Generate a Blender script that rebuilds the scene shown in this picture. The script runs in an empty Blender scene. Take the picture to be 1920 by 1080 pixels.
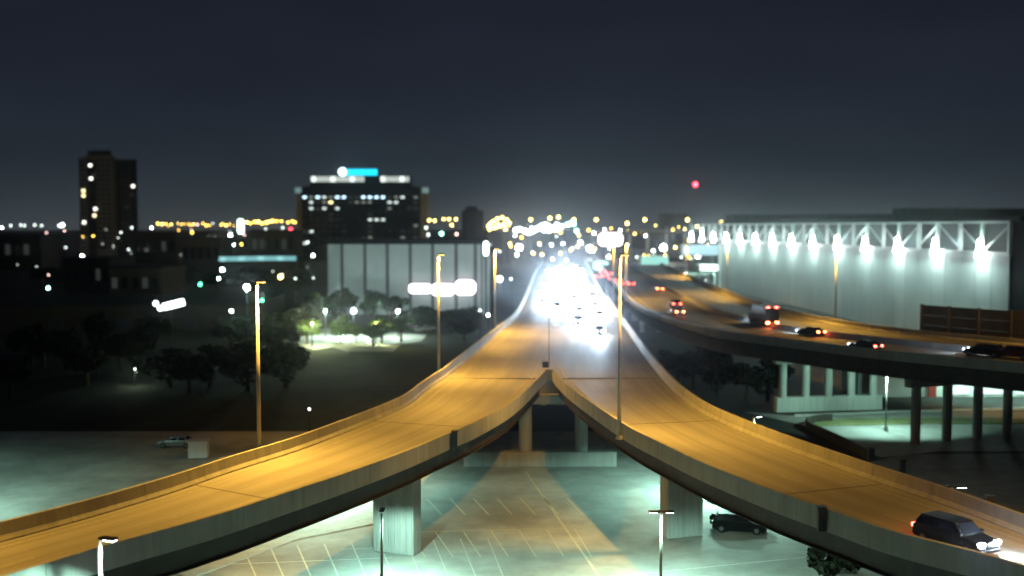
import bpy, math, random
from mathutils import Vector, Matrix
R = math.radians
random.seed(7)
sc = bpy.context.scene
col = sc.collection

# ------------------------------------------------------------------ camera
F, CX, CY, HZ = 2000.0, 960.0, 540.0, 425.0      # focal length in photo pixels, centre, horizon row
CAM_Z = 28.6
PITCH = math.atan((CY - HZ) / F)
cam_d = bpy.data.cameras.new('camera'); cam = bpy.data.objects.new('camera', cam_d); col.objects.link(cam)
cam_d.sensor_width = 36; cam_d.lens = 36 * F / 1920
cam.location = (0, 0, CAM_Z); cam.rotation_euler = (math.pi/2 - PITCH, 0, 0)
cam_d.clip_start = 0.5; cam_d.clip_end = 12000
cam_d.dof.use_dof = True; cam_d.dof.focus_distance = 78; cam_d.dof.aperture_fstop = 0.115
sc.camera = cam

# ------------------------------------------------------------------ world, moonlight, exposure
W = bpy.data.worlds.new('World'); sc.world = W; W.use_nodes = True
nt = W.node_tree; nt.nodes.clear()
tc = nt.nodes.new('ShaderNodeTexCoord'); sx = nt.nodes.new('ShaderNodeSeparateXYZ')
rp = nt.nodes.new('ShaderNodeValToRGB'); bg = nt.nodes.new('ShaderNodeBackground'); wo = nt.nodes.new('ShaderNodeOutputWorld')
nt.links.new(tc.outputs['Generated'], sx.inputs[0]); nt.links.new(sx.outputs['Z'], rp.inputs[0])
cn = nt.nodes.new('ShaderNodeTexNoise'); cn.inputs['Scale'].default_value = 5; cn.inputs['Detail'].default_value = 4
cm = nt.nodes.new('ShaderNodeMapping'); cm.inputs['Scale'].default_value = (1, 1, 4); nt.links.new(tc.outputs['Generated'], cm.inputs[0]); nt.links.new(cm.outputs[0], cn.inputs['Vector'])
cr = nt.nodes.new('ShaderNodeMapRange'); cr.inputs[1].default_value = .3; cr.inputs[2].default_value = .7; cr.inputs[3].default_value = .9; cr.inputs[4].default_value = 1.1; nt.links.new(cn.outputs['Fac'], cr.inputs[0])
cs = nt.nodes.new('ShaderNodeVectorMath'); cs.operation = 'SCALE'; nt.links.new(rp.outputs[0], cs.inputs[0]); nt.links.new(cr.outputs[0], cs.inputs['Scale'])
nt.links.new(cs.outputs[0], bg.inputs[0]); nt.links.new(bg.outputs[0], wo.inputs[0])
er = rp.color_ramp.elements
er[0].position = 0.0; er[0].color = (0.046, 0.056, 0.064, 1)
er[1].position = 1.0; er[1].color = (0.004, 0.005, 0.010, 1)
for p, c in ((0.025, (0.030, 0.040, 0.048)), (0.06, (0.019, 0.026, 0.035)), (0.13, (0.0135, 0.0175, 0.028)), (0.3, (0.008, 0.009, 0.018))):
    e = er.new(p); e.color = (*c, 1)
bg.inputs[1].default_value = 1.0
sun_d = bpy.data.lights.new('moon', 'SUN'); sun_d.energy = 0.004; sun_d.angle = R(0.5); sun_d.color = (0.75, 0.85, 1)
sun = bpy.data.objects.new('moon', sun_d); col.objects.link(sun); sun.rotation_euler = (R(40), 0, R(30))
sc.view_settings.view_transform = 'Standard'; sc.view_settings.look = 'None'
sc.view_settings.exposure = 0; sc.view_settings.gamma = 1; sc.view_settings.use_curve_mapping = False
sc.render.engine = 'CYCLES'
sc.cycles.use_adaptive_sampling = False
sc.cycles.use_denoising = True
sc.cycles.max_bounces = 4; sc.cycles.diffuse_bounces = 2; sc.cycles.glossy_bounces = 2
sc.cycles.transmission_bounces = 2; sc.cycles.volume_bounces = 0
sc.cycles.caustics_reflective = False; sc.cycles.caustics_refractive = False
sc.cycles.sample_clamp_indirect = 3

SODIUM = (1.0, 0.52, 0.07); LED = (0.52, 1.0, 0.82); COOL = (0.62, 0.82, 1.0)

# ------------------------------------------------------------------ helpers
CP, SP = math.cos(PITCH), math.sin(PITCH)
def ray(px, py):
    u = (px - CX) / F; v = (CY - py) / F
    return Vector((u, CP + v*SP, -SP + v*CP))
def P(px, py, z=0.0):                    # point of the horizontal plane at height z
    d = ray(px, py); t = (z - CAM_Z) / d.z
    return Vector((d.x*t, d.y*t, z))
def PD(px, py, D):                       # point at depth D
    d = ray(px, py); t = D / d.y
    return Vector((d.x*t, D, CAM_Z + d.z*t))

def tag(o, label=None, cat=None, group=None, kind=None):
    if label: o['label'] = label
    if cat: o['category'] = cat
    if group: o['group'] = group
    if kind: o['kind'] = kind
    return o
def empty(name, loc, rz=0.0, label=None, cat=None, group=None):
    o = bpy.data.objects.new(name, None); col.objects.link(o)
    o.location = loc; o.rotation_euler = (0, 0, rz); o.empty_display_size = 0.5
    return tag(o, label, cat, group)
def child(name, me, parent, loc=(0,0,0), rz=0.0, scale=None):
    o = bpy.data.objects.new(name, me); col.objects.link(o)
    o.parent = parent; o.location = loc; o.rotation_euler = (0, 0, rz)
    if scale: o.scale = scale
    return o
def copy_tree(o, parent=None):
    c = o.copy(); col.objects.link(c); c.parent = parent
    for ch in list(o.children): copy_tree(ch, c)
    return c

class MB:
    def __init__(s): s.v = []; s.f = []; s.uv = None
    def quad(s, a, b, c, d):
        n = len(s.v); s.v += [tuple(a), tuple(b), tuple(c), tuple(d)]; s.f.append((n, n+1, n+2, n+3)); return s
    def poly(s, pts):
        n = len(s.v); s.v += [tuple(p) for p in pts]; s.f.append(tuple(range(n, n+len(pts)))); return s
    def box(s, x0, x1, y0, y1, z0, z1):
        n = len(s.v)
        s.v += [(x, y, z) for z in (z0, z1) for x, y in ((x0,y0),(x1,y0),(x1,y1),(x0,y1))]
        s.f += [tuple(n+i for i in q) for q in ((0,3,2,1),(4,5,6,7),(0,1,5,4),(1,2,6,5),(2,3,7,6),(3,0,4,7))]
        return s
    def bar(s, a, b, w, h=None, up=Vector((0,0,1))):
        a = Vector(a); b = Vector(b); h = h or w
        d = (b-a).normalized(); sd = d.cross(up)
        if sd.length < 1e-4: sd = d.cross(Vector((0,1,0)))
        sd.normalize(); u = sd.cross(d)
        n = len(s.v)
        for p in (a, b):
            for i, j in ((-1,-1),(1,-1),(1,1),(-1,1)): s.v.append(tuple(p + sd*i*w/2 + u*j*h/2))
        s.f += [tuple(n+i for i in q) for q in ((0,1,2,3),(7,6,5,4),(0,4,5,1),(1,5,6,2),(2,6,7,3),(3,7,4,0))]
        return s
    def tube(s, a, b, r0, r1=None, n=10, caps=True):
        a = Vector(a); b = Vector(b); r1 = r0 if r1 is None else r1
        d = (b-a).normalized(); sd = d.cross(Vector((0,0,1)))
        if sd.length < 1e-4: sd = Vector((1,0,0))
        sd.normalize(); u = sd.cross(d); k = len(s.v)
        for p, r in ((a, r0), (b, r1)):
            for i in range(n):
                t = 2*math.pi*i/n; s.v.append(tuple(p + sd*math.cos(t)*r + u*math.sin(t)*r))
        for i in range(n): j = (i+1) % n; s.f.append((k+i, k+j, k+n+j, k+n+i))
        if caps: s.f.append(tuple(k+i for i in range(n))[::-1]); s.f.append(tuple(k+n+i for i in range(n)))
        return s
    def ball(s, c, r, nu=10, nv=6, sz=1.0):
        k = len(s.v); c = Vector(c)
        for j in range(1, nv):
            ph = math.pi*j/nv
            for i in range(nu):
                t = 2*math.pi*i/nu; s.v.append((c.x+r*math.sin(ph)*math.cos(t), c.y+r*math.sin(ph)*math.sin(t), c.z+r*sz*math.cos(ph)))
        top = len(s.v); s.v.append((c.x, c.y, c.z+r*sz)); s.v.append((c.x, c.y, c.z-r*sz))
        for j in range(nv-2):
            for i in range(nu):
                a = k+j*nu+i; b = k+j*nu+(i+1)%nu; s.f.append((a, a+nu, b+nu, b))
        for i in range(nu):
            s.f.append((top, k+i, k+(i+1)%nu)); q = k+(nv-2)*nu; s.f.append((top+1, q+(i+1)%nu, q+i))
        return s
    def mesh(s, name, mat, smooth=False):
        me = bpy.data.meshes.new(name); me.from_pydata(s.v, [], s.f)
        if mat: me.materials.append(mat)
        if smooth: me.polygons.foreach_set('use_smooth', [True]*len(me.polygons))
        if s.uv:
            l = me.uv_layers.new(name='UVMap')
            for i, lp in enumerate(me.loops): l.data[i].uv = s.uv[lp.vertex_index]
        me.update(); return me
    def obj(s, name, mat, parent=None, smooth=False, bevel=0.0, loc=(0,0,0), rz=0.0):
        o = bpy.data.objects.new(name, s.mesh(name, mat, smooth)); col.objects.link(o)
        o.parent = parent; o.location = loc; o.rotation_euler = (0,0,rz)
        if bevel:
            m = o.modifiers.new('bevel', 'BEVEL'); m.width = bevel; m.segments = 2; m.limit_method = 'ANGLE'
        return o

MATS = {}
def mat(name, c, rough=0.8, var=0.25, scale=0.5, bump=0.0, metal=0.0, spec=0.3, stretch=None, var2=0.0, drip=False):
    if name in MATS: return MATS[name]
    m = bpy.data.materials.new(name); m.use_nodes = True; t = m.node_tree; b = t.nodes['Principled BSDF']
    b.inputs['Roughness'].default_value = rough; b.inputs['Metallic'].default_value = metal
    b.inputs['Specular IOR Level'].default_value = spec
    co = t.nodes.new('ShaderNodeTexCoord'); src = co.outputs['UV' if stretch else 'Object']
    mp = t.nodes.new('ShaderNodeMapping'); t.links.new(src, mp.inputs[0])
    if stretch: mp.inputs['Scale'].default_value = (*stretch, 1)
    if drip: mp.inputs['Scale'].default_value = (3, 3, .25)
    n1 = t.nodes.new('ShaderNodeTexNoise'); n1.inputs['Scale'].default_value = scale; n1.inputs['Detail'].default_value = 6; n1.inputs['Roughness'].default_value = 0.65
    t.links.new(mp.outputs[0], n1.inputs['Vector'])
    r = t.nodes.new('ShaderNodeMapRange'); r.inputs[1].default_value = 0.3; r.inputs[2].default_value = 0.7
    r.inputs[3].default_value = 1-var; r.inputs[4].default_value = 1+var
    t.links.new(n1.outputs['Fac'], r.inputs[0]); last = r.outputs[0]
    if var2:
        n2 = t.nodes.new('ShaderNodeTexNoise'); n2.inputs['Scale'].default_value = 0.08; n2.inputs['Detail'].default_value = 4
        t.links.new(co.outputs['Object'], n2.inputs['Vector'])
        r2 = t.nodes.new('ShaderNodeMapRange'); r2.inputs[1].default_value = 0.35; r2.inputs[2].default_value = 0.65
        r2.inputs[3].default_value = 1-var2; r2.inputs[4].default_value = 1+var2
        t.links.new(n2.outputs['Fac'], r2.inputs[0])
        mm = t.nodes.new('ShaderNodeMath'); mm.operation = 'MULTIPLY'; t.links.new(last, mm.inputs[0]); t.links.new(r2.outputs[0], mm.inputs[1]); last = mm.outputs[0]
    if stretch:
        sp = t.nodes.new('ShaderNodeSeparateXYZ'); t.links.new(co.outputs['UV'], sp.inputs[0])
        m1 = t.nodes.new('ShaderNodeMath'); m1.operation = 'MULTIPLY_ADD'; m1.inputs[1].default_value = 2*math.pi*4.6; m1.inputs[2].default_value = 0.9; t.links.new(sp.outputs['X'], m1.inputs[0])
        m2 = t.nodes.new('ShaderNodeMath'); m2.operation = 'SINE'; t.links.new(m1.outputs[0], m2.inputs[0])
        m3 = t.nodes.new('ShaderNodeMath'); m3.operation = 'MULTIPLY_ADD'; m3.inputs[1].default_value = .075; m3.inputs[2].default_value = 1; t.links.new(m2.outputs[0], m3.inputs[0])
        m4 = t.nodes.new('ShaderNodeMath'); m4.operation = 'MULTIPLY'; t.links.new(last, m4.inputs[0]); t.links.new(m3.outputs[0], m4.inputs[1]); last = m4.outputs[0]
    vm = t.nodes.new('ShaderNodeVectorMath'); vm.operation = 'SCALE'; vm.inputs[0].default_value = c
    t.links.new(last, vm.inputs['Scale']); t.links.new(vm.outputs[0], b.inputs['Base Color'])
    if bump:
        n3 = t.nodes.new('ShaderNodeTexNoise'); n3.inputs['Scale'].default_value = scale*14; t.links.new(co.outputs['Object'], n3.inputs['Vector'])
        bp = t.nodes.new('ShaderNodeBump'); bp.inputs['Strength'].default_value = bump; bp.inputs['Distance'].default_value = 0.05
        t.links.new(n3.outputs['Fac'], bp.inputs['Height']); t.links.new(bp.outputs[0], b.inputs['Normal'])
    MATS[name] = m; return m
def emit(name, c, s):
    if name in MATS: return MATS[name]
    m = bpy.data.materials.new(name); m.use_nodes = True; b = m.node_tree.nodes['Principled BSDF']
    b.inputs['Base Color'].default_value = (0.1, 0.1, 0.1, 1)
    b.inputs['Emission Color'].default_value = (*c, 1); b.inputs['Emission Strength'].default_value = s
    if s < 60: m.cycles.emission_sampling = 'NONE'
    MATS[name] = m; return m

M_deck   = mat('worn_concrete_deck', (0.36, 0.35, 0.32), 0.55, 0.17, 1.0, 0.15, stretch=(22, 1.0/30), var2=0.13, spec=0.4)
M_fdeck  = mat('dark_worn_deck', (0.14, 0.14, 0.135), 0.6, 0.22, 1.0, 0.15, stretch=(30, 1.0/42), var2=0.2, spec=0.4)
M_bay    = mat('pale_bay_line', (0.50, 0.50, 0.38), 0.7, 0.3, 3.0)
M_conc   = mat('cast_concrete', (0.34, 0.34, 0.32), 0.85, 0.22, 0.5, 0.2, var2=0.15, drip=True)
M_barr   = mat('barrier_concrete', (0.40, 0.40, 0.37), 0.8, 0.18, 0.35, 0.15, var2=0.2, drip=True)
M_steel  = mat('weathered_girder_steel', (0.045, 0.036, 0.034), 0.7, 0.35, 0.8)
M_lot    = mat('lot_pavement', (0.31, 0.31, 0.29), 0.8, 0.20, 0.35, 0.2, var2=0.25)
M_asph   = mat('asphalt', (0.12, 0.12, 0.115), 0.8, 0.3, 0.4, 0.2, var2=0.2)
M_street = mat('pale_street_surface', (0.22, 0.22, 0.21), 0.7, 0.2, 0.3, 0.1, var2=0.15)
M_grass  = mat('unlit_grass', (0.013, 0.016, 0.010), 0.95, 0.5, 0.25, 0.3, var2=0.3)  # unlit copy of the verge grass, its darkness put into the colour
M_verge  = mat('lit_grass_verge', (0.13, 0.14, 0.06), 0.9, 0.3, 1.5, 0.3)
M_far    = mat('far_ground', (0.022, 0.022, 0.020), 0.95, 0.5, 0.02, var2=0.3)
M_white  = mat('white_paint_line', (0.46, 0.46, 0.42), 0.7, 0.25, 3.0)
M_yellow = mat('yellow_paint_line', (0.42, 0.37, 0.16), 0.7, 0.3, 3.0)
M_joint  = mat('expansion_joint_steel', (0.17, 0.16, 0.15), 0.6, 0.2, 2.0)
M_galv   = mat('galvanised_pole', (0.40, 0.39, 0.36), 0.5, 0.15, 2.0, metal=0.3)
M_dark   = mat('dark_metal', (0.03, 0.03, 0.035), 0.5, 0.2, 2.0)
M_whitew = mat('white_wall_cladding', (0.62, 0.64, 0.62), 0.6, 0.06, 0.15, var2=0.05)
M_seam   = mat('panel_seam', (0.10, 0.10, 0.10), 0.8, 0.2, 1.0)
M_truss  = mat('white_truss_steel', (0.70, 0.72, 0.70), 0.5, 0.08, 1.0)
M_roof   = mat('dark_roof', (0.012, 0.013, 0.016), 0.9, 0.3, 0.2)
M_grey   = mat('grey_precast_panel', (0.36, 0.38, 0.38), 0.8, 0.08, 0.2, var2=0.08)
M_tan    = mat('brown_sound_wall', (0.11, 0.085, 0.05), 0.9, 0.25, 0.6, 0.3)
M_brick  = mat('dark_brown_masonry', (0.035, 0.028, 0.022), 0.9, 0.25, 0.3)
M_tower  = mat('tower_cladding', (0.26, 0.21, 0.13), 0.9, 0.2, 0.2)
M_bark   = mat('bark', (0.07, 0.05, 0.035), 0.95, 0.3, 2.0, 0.3)
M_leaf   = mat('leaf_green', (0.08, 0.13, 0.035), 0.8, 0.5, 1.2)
M_leafd  = mat('leaf_unlit', (0.016, 0.024, 0.012), 0.9, 0.5, 1.2)  # same foliage for unlit trees; their shade is put into the colour
M_glassd = mat('dark_window_glass', (0.012, 0.014, 0.018), 0.12, 0.1, 1.0, spec=0.6)
M_tyre   = mat('tyre_rubber', (0.015, 0.015, 0.015), 0.9, 0.1, 2.0)
M_rim    = mat('wheel_rim', (0.25, 0.25, 0.26), 0.35, 0.1, 2.0, metal=0.8)
E_amb    = emit('amber_lamp_glow', (1.0, 0.58, 0.09), 13)
E_yel    = emit('yellow_lamp_glow', (1.0, 0.70, 0.18), 15)
E_wht    = emit('white_lamp_glow', (0.85, 1.0, 0.95), 34)
E_wht2   = emit('hot_white_lamp_glow', (0.9, 1.0, 0.98), 90)
E_teal   = emit('teal_lamp_glow', (0.35, 1.0, 0.85), 14)
E_grn    = emit('green_lamp_glow', (0.08, 1.0, 0.35), 12)
E_red    = emit('red_lamp_glow', (1.0, 0.03, 0.05), 30)
E_pink   = emit('pinkish_lamp_glow', (1.0, 0.62, 0.55), 8)
E_dim    = emit('dim_lamp_glow', (0.75, 0.85, 0.80), 5)
E_faint  = emit('faint_lamp_glow', (0.7, 0.75, 0.65), 1.6)
E_head   = emit('headlight_glow', (0.66, 0.84, 1.0), 1300)
E_low    = emit('dipped_headlight_glow', (0.8, 0.9, 1.0), 12)
E_tail   = emit('tail_light_glow', (1.0, 0.05, 0.03), 60)
E_brake  = emit('brake_light_glow', (1.0, 0.14, 0.04), 70)
E_side   = emit('side_marker_glow', (1.0, 0.75, 0.05), 12)

def spot(parent, loc, energy, color, size=150, blend=0.5, radius=0.2, rot=(0,0,0), name='lamp_light'):
    l = bpy.data.lights.new(name, 'SPOT'); l.energy = energy; l.color = color; l.spot_size = R(size); l.spot_blend = blend
    l.shadow_soft_size = radius
    o = bpy.data.objects.new(name, l); col.objects.link(o); o.parent = parent; o.location = loc; o.rotation_euler = rot
    return o
def point(parent, loc, energy, color, radius=0.3, name='lamp_light'):
    l = bpy.data.lights.new(name, 'POINT'); l.energy = energy; l.color = color; l.shadow_soft_size = radius
    o = bpy.data.objects.new(name, l); col.objects.link(o); o.parent = parent; o.location = loc
    return o

# ------------------------------------------------------------------ the ground
def sheet(name, pts, m, z=0.0, mz=None):
    b = MB(); b.poly([(p[0], p[1], z) for p in pts]); o = b.obj(name, m); tag(o, kind='structure'); return o
sheet('ground', [(-7000, -200), (7000, -200), (7000, 9000), (-7000, 9000)], M_far)
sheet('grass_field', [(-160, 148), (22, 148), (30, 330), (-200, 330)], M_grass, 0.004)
sheet('parking_lot', [(-130, 20), (60, 20), (38, 100), (24, 147.9), (-140, 147.9)], M_lot, 0.004)
sheet('access_road', [P(1395, 772), P(1480, 779), P(1650, 771), P(1940, 762), P(2150, 770), P(2150, 858), P(1920, 846), P(1760, 846), P(1650, 858), P(1575, 820), P(1500, 796)], M_street, 0.008)
sheet('street', [P(1700, 852), P(1920, 850), P(2250, 862), P(2300, 1010), P(1960, 1010), P(1640, 900), P(1600, 872)], M_asph, 0.012)
sheet('highway', [(10, 480), (330, 480), (140, 1500), (40, 1500)], M_street, 0.008)

# kerbed grass strip that curves along the access road
def strip_px(name, top, bot, m, h, kind='structure', parent=None):
    b = MB(); n = len(top)
    T = [P(*p) for p in top]; B = [P(*p) for p in bot]
    for i in range(n-1):
        b.quad((B[i].x, B[i].y, h), (B[i+1].x, B[i+1].y, h), (T[i+1].x, T[i+1].y, h), (T[i].x, T[i].y, h))
        b.quad((B[i].x, B[i].y, 0), (B[i+1].x, B[i+1].y, 0), (B[i+1].x, B[i+1].y, h), (B[i].x, B[i].y, h))
    o = b.obj(name, m, parent); 
    if kind: tag(o, kind=kind)
    return o
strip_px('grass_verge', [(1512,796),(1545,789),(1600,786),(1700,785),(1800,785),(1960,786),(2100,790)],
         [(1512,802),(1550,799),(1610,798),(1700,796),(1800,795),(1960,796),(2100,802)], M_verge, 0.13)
strip_px('pavement_kerb', [(1490,778),(1600,774),(1700,770),(1940,768),(2100,770)], [(1490,781),(1600,777),(1700,773),(1940,771),(2100,774)], M_barr, 0.15)

# ------------------------------------------------------------------ curves
def smooth(pts, n):
    q = [2*pts[0]-pts[1]] + list(pts) + [2*pts[-1]-pts[-2]]; dense = []
    for i in range(1, len(q)-2):
        p0, p1, p2, p3 = q[i-1], q[i], q[i+1], q[i+2]
        for k in range(12):
            t = k/12
            dense.append(0.5*((2*p1)+(p2-p0)*t+(2*p0-5*p1+4*p2-p3)*t*t+(3*p1-p0-3*p2+p3)*t**3))
    dense.append(pts[-1])
    for _ in range(10):
        dense = [dense[0]] + [(dense[i-1]+2*dense[i]+dense[i+1])/4 for i in range(1, len(dense)-1)] + [dense[-1]]
    L = [0]
    for i in range(1, len(dense)): L.append(L[-1]+(dense[i]-dense[i-1]).length)
    out = []; j = 0
    for k in range(n):
        s = L[-1]*k/(n-1)
        while j < len(L)-2 and L[j+1] < s: j += 1
        t = (s-L[j])/max(1e-6, L[j+1]-L[j]); out.append(dense[j].lerp(dense[j+1], t))
    return out
def lerp_edge(A, B, u): return [a.lerp(b, u) for a, b in zip(A, B)]
def lens(A):
    L = [0]
    for i in range(1, len(A)): L.append(L[-1]+(A[i]-A[i-1]).length)
    return L
def ribbon(b, A, B, z0, z1=None):
    """top sheet between two edges, UV u across and v metres along"""
    n = len(A); k = len(b.v); L = lens(lerp_edge(A, B, .5)); b.uv = b.uv or []
    for i in range(n):
        b.v += [(A[i].x, A[i].y, z0), (B[i].x, B[i].y, z0)]; b.uv += [(0, L[i]), (1, L[i])]
    for i in range(n-1): b.f.append((k+2*i, k+2*i+1, k+2*i+3, k+2*i+2))
    return b
def normals(A, side):
    out = []
    for i in range(len(A)):
        t = (A[min(i+1, len(A)-1)]-A[max(i-1, 0)]); t.z = 0; t.normalize()
        out.append(Vector((-t.y, t.x, 0))*side)
    return out
def sweep(b, A, prof, inward):
    """prof: list of (offset inward, z); closed loop"""
    n = len(A); m = len(prof); k = len(b.v)
    for i in range(n):
        for o, z in prof: p = A[i]+inward[i]*o; b.v.append((p.x, p.y, z))
    for i in range(n-1):
        for j in range(m): jj = (j+1) % m; b.f.append((k+i*m+j, k+i*m+jj, k+(i+1)*m+jj, k+(i+1)*m+j))
    b.f.append(tuple(k+j for j in range(m))); b.f.append(tuple(k+(n-1)*m+j for j in range(m))[::-1])
    return b

ZD = 10.4
def inward_of(A, B):
    nm = normals(A, 1); mid = B[len(B)//2]-A[len(A)//2]
    return nm if nm[len(A)//2].dot(mid) > 0 else [-v for v in nm]
def bridge(name, label, A, B, zd, barriers=(True, True), girders=(0.07, 0.36, 0.64, 0.93), ov=0.0, bh=1.1, gd=1.55, m=None):
    """A, B: the two edges of the deck"""
    root = empty(name, (0,0,0), 0, label, 'bridge')
    b = MB(); ribbon(b, A, B, zd); b.obj('road_surface', m or M_deck, root)
    ia, ib = inward_of(A, B), inward_of(B, A)
    s = MB(); k = 0
    for (E, I) in ((A, ia), (B, ib)): pass
    n = len(A)
    sv = MB()
    for i in range(n):
        a = A[i]; c = B[i]
        sv.v += [(a.x, a.y, zd-0.02), (a.x, a.y, zd-0.28), (c.x, c.y, zd-0.28), (c.x, c.y, zd-0.02)]
    for i in range(n-1):
        q = 4*i
        for j in range(3): sv.f.append((q+j, q+j+1, q+4+j+1, q+4+j))
    sv.f.append((0,1,2,3)); sv.f.append((4*n-4, 4*n-3, 4*n-2, 4*n-1))
    sv.obj('deck_slab', M_conc, root)
    for on, E, I in ((barriers[0], A, ia), (barriers[1], B, ib)):
        if not on: continue
        prof = [(-0.06, zd-0.30), (-0.06, zd+bh), (0.20, zd+bh), (0.27, zd+0.35), (0.46, zd+0.10), (0.46, zd+0.002), (0.02, zd+0.002), (0.02, zd-0.30)]
        Ls = lens(E); i = 0
        while i < n-1:
            j = i+1
            while j < n-1 and Ls[j]-Ls[i] < 5.5: j += 1
            t_ = (E[j]-E[j-1]).normalized()*.035
            b = MB(); sweep(b, E[i:j]+[E[j]-t_], prof, I[i:j+1]); b.obj('parapet_panel', M_barr, root); i = j
    zt = zd-0.29
    for u in girders:
        g = lerp_edge(A, B, u); nn = normals(g, 1); b = MB()
        sweep(b, g, [(-0.3, zt), (0.3, zt), (0.3, zt-0.05), (0.04, zt-0.05), (0.04, zt-gd+0.05), (0.3, zt-gd+0.05), (0.3, zt-gd), (-0.3, zt-gd), (-0.3, zt-gd+0.05), (-0.04, zt-gd+0.05), (-0.04, zt-0.05), (-0.3, zt-0.05)], nn)
        b.obj('girder', M_steel, root)
    return root
def paint(root, A, B, u0, u1, z, name, m, i0=0, i1=None, dash=None):
    L = lens(lerp_edge(A, B, .5)); E0 = lerp_edge(A, B, u0); E1 = lerp_edge(A, B, u1); n = len(A); i1 = n-1 if i1 is None else i1
    def at(E, s):
        for i in range(1, n):
            if L[i] >= s: return E[i-1].lerp(E[i], (s-L[i-1])/(L[i]-L[i-1]))
        return E[-1]
    if dash:
        on, off = dash; s = L[i0]+2
        while s+on < L[i1]:
            b = MB(); b.quad((*at(E0, s).xy, z), (*at(E1, s).xy, z), (*at(E1, s+on).xy, z), (*at(E0, s+on).xy, z)); b.obj(name, m, root)
            s += on+off
    else:
        b = MB(); ribbon(b, E0[i0:i1+1], E1[i0:i1+1], z); b.uv = None; b.obj(name, m, root)

ZT = ZD+1.1
LO = [P(*p, ZT) for p in ((828,692),(790,716),(758,740),(700,765),(620,795),(540,823),(425,857),(315,893),(157,938),(0,978),(-200,1028),(-450,1090))]
LI = [P(*p, ZT) for p in ((1023,694),(968,748),(896,789),(841,812),(760,846),(652,885),(540,922),(400,967),(189,1024),(31,1073),(-150,1128),(-400,1200))]
RO = [P(*p, ZT) for p in ((1247,692),(1275,720),(1310,746),(1350,767),(1420,795),(1500,824),(1625,866),(1698,889),(1800,922),(1920,964),(2100,1028),(2350,1110))]
RI = [P(*p, ZT) for p in ((1036,694),(1062,720),(1100,748),(1174,797),(1240,830),(1309,863),(1380,892),(1460,923),(1569,960),(1663,992),(1760,1017),(1852,1040),(1920,1060),(2080,1102),(2250,1150))]
ML = [P(*p, ZT) for p in ((828,692),(880,652),(925,618),(958,592),(974,572),(986,548),(994,530),(1001,512),(1008,500),(1018,488))]
MR = [P(*p, ZT) for p in ((1247,692),(1213,652),(1174,600),(1145,563),(1130,545),(1121,530),(1114,516),(1107,503),(1098,488))]
for E in (LO, LI, RO, RI, ML, MR):
    for p in E: p.z = ZD
LO, LI, RO, RI = smooth(LO, 70), smooth(LI, 70), smooth(RO, 70), smooth(RI, 70)
ML, MR = smooth(ML, 70), smooth(MR, 70)
left = bridge('elevated_ramp', 'sodium lit concrete ramp curving out to the left of the fork', LO, LI, ZD)
right = bridge('elevated_ramp', 'sodium lit concrete ramp curving to the right, with the dark car on it', RO, RI, ZD)
merged = bridge('viaduct', 'merged viaduct behind the fork, full of oncoming headlights', ML, MR, ZD, girders=(0.04, 0.2, 0.35, 0.5, 0.65, 0.8, 0.96))
for root, A, B in ((left, LO, LI), (right, RO, RI)):
    paint(root, A, B, 0.135, 0.155, ZD+0.005, 'edge_line', M_white)
    paint(root, A, B, 0.845, 0.865, ZD+0.005, 'edge_line', M_yellow)
    paint(root, A, B, 0.495, 0.510, ZD+0.005, 'lane_dash', M_white, dash=(3, 9))
    for i in (0, 24, 46):
        b = MB(); a, c = A[i], B[i]; b.bar((a.x, a.y, ZD+0.004), (c.x, c.y, ZD+0.004), 0.14, 0.012); b.obj('expansion_joint', M_joint, root)
paint(merged, ML, MR, 0.075, 0.085, ZD+0.005, 'edge_line', M_white)
paint(merged, ML, MR, 0.915, 0.925, ZD+0.005, 'edge_line', M_white)
for u, d in ((0.29, (3, 9)), (0.71, (3, 9)), (0.5, (3, 9))):
    paint(merged, ML, MR, u-0.005, u+0.005, ZD+0.005, 'lane_dash', M_white, i0=6, dash=d)
# painted gore lines that open towards the fork
gc = (ML[0].lerp(MR[0], .5)); gore = P(1029, 692, ZT); gx, gy = gore.x, gore.y
for sx_ in (-1, 1):
    b = MB(); b.quad((gx+sx_*1.9, gy-0.5, ZD+.006), (gx+sx_*2.2, gy-0.5, ZD+.006), (gx+sx_*0.25+1.1, gy+36, ZD+.006), (gx+sx_*0.08+1.1, gy+36, ZD+.006)); b.obj('edge_line', M_white, merged)
for k in range(5):
    y = gy+2+k*3.2; w = 1.7*(1-k/8)
    for s_ in (-1, 1):
        b = MB(); b.quad((gx+.1*k, y, ZD+.009), (gx+.1*k, y+.5, ZD+.009), (gx+.1*k+s_*w, y+2.1, ZD+.009), (gx+.1*k+s_*w, y+1.6, ZD+.009)); b.obj('gore_stripe', M_white, merged)
for i in (0, 12, 24, 38):
    b = MB(); a, c = ML[i], MR[i]; b.bar((a.x, a.y, ZD+0.003), (c.x, c.y, ZD+0.003), 0.25, 0.012); b.obj('expansion_joint', M_joint, merged)
# end diaphragm between the two ramps at the nose
b = MB(); b.box(gx-1.2, gx+1.2, gy-0.2, gy+0.3, ZD-2.0, ZD-0.3); b.obj('end_diaphragm', M_conc, merged)
b = MB(); b.box(gx-0.55, gx+0.55, gy-0.3, gy+0.6, ZD-0.3, ZD+1.1); b.obj('parapet_nose', M_barr, merged, bevel=0.08)

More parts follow.
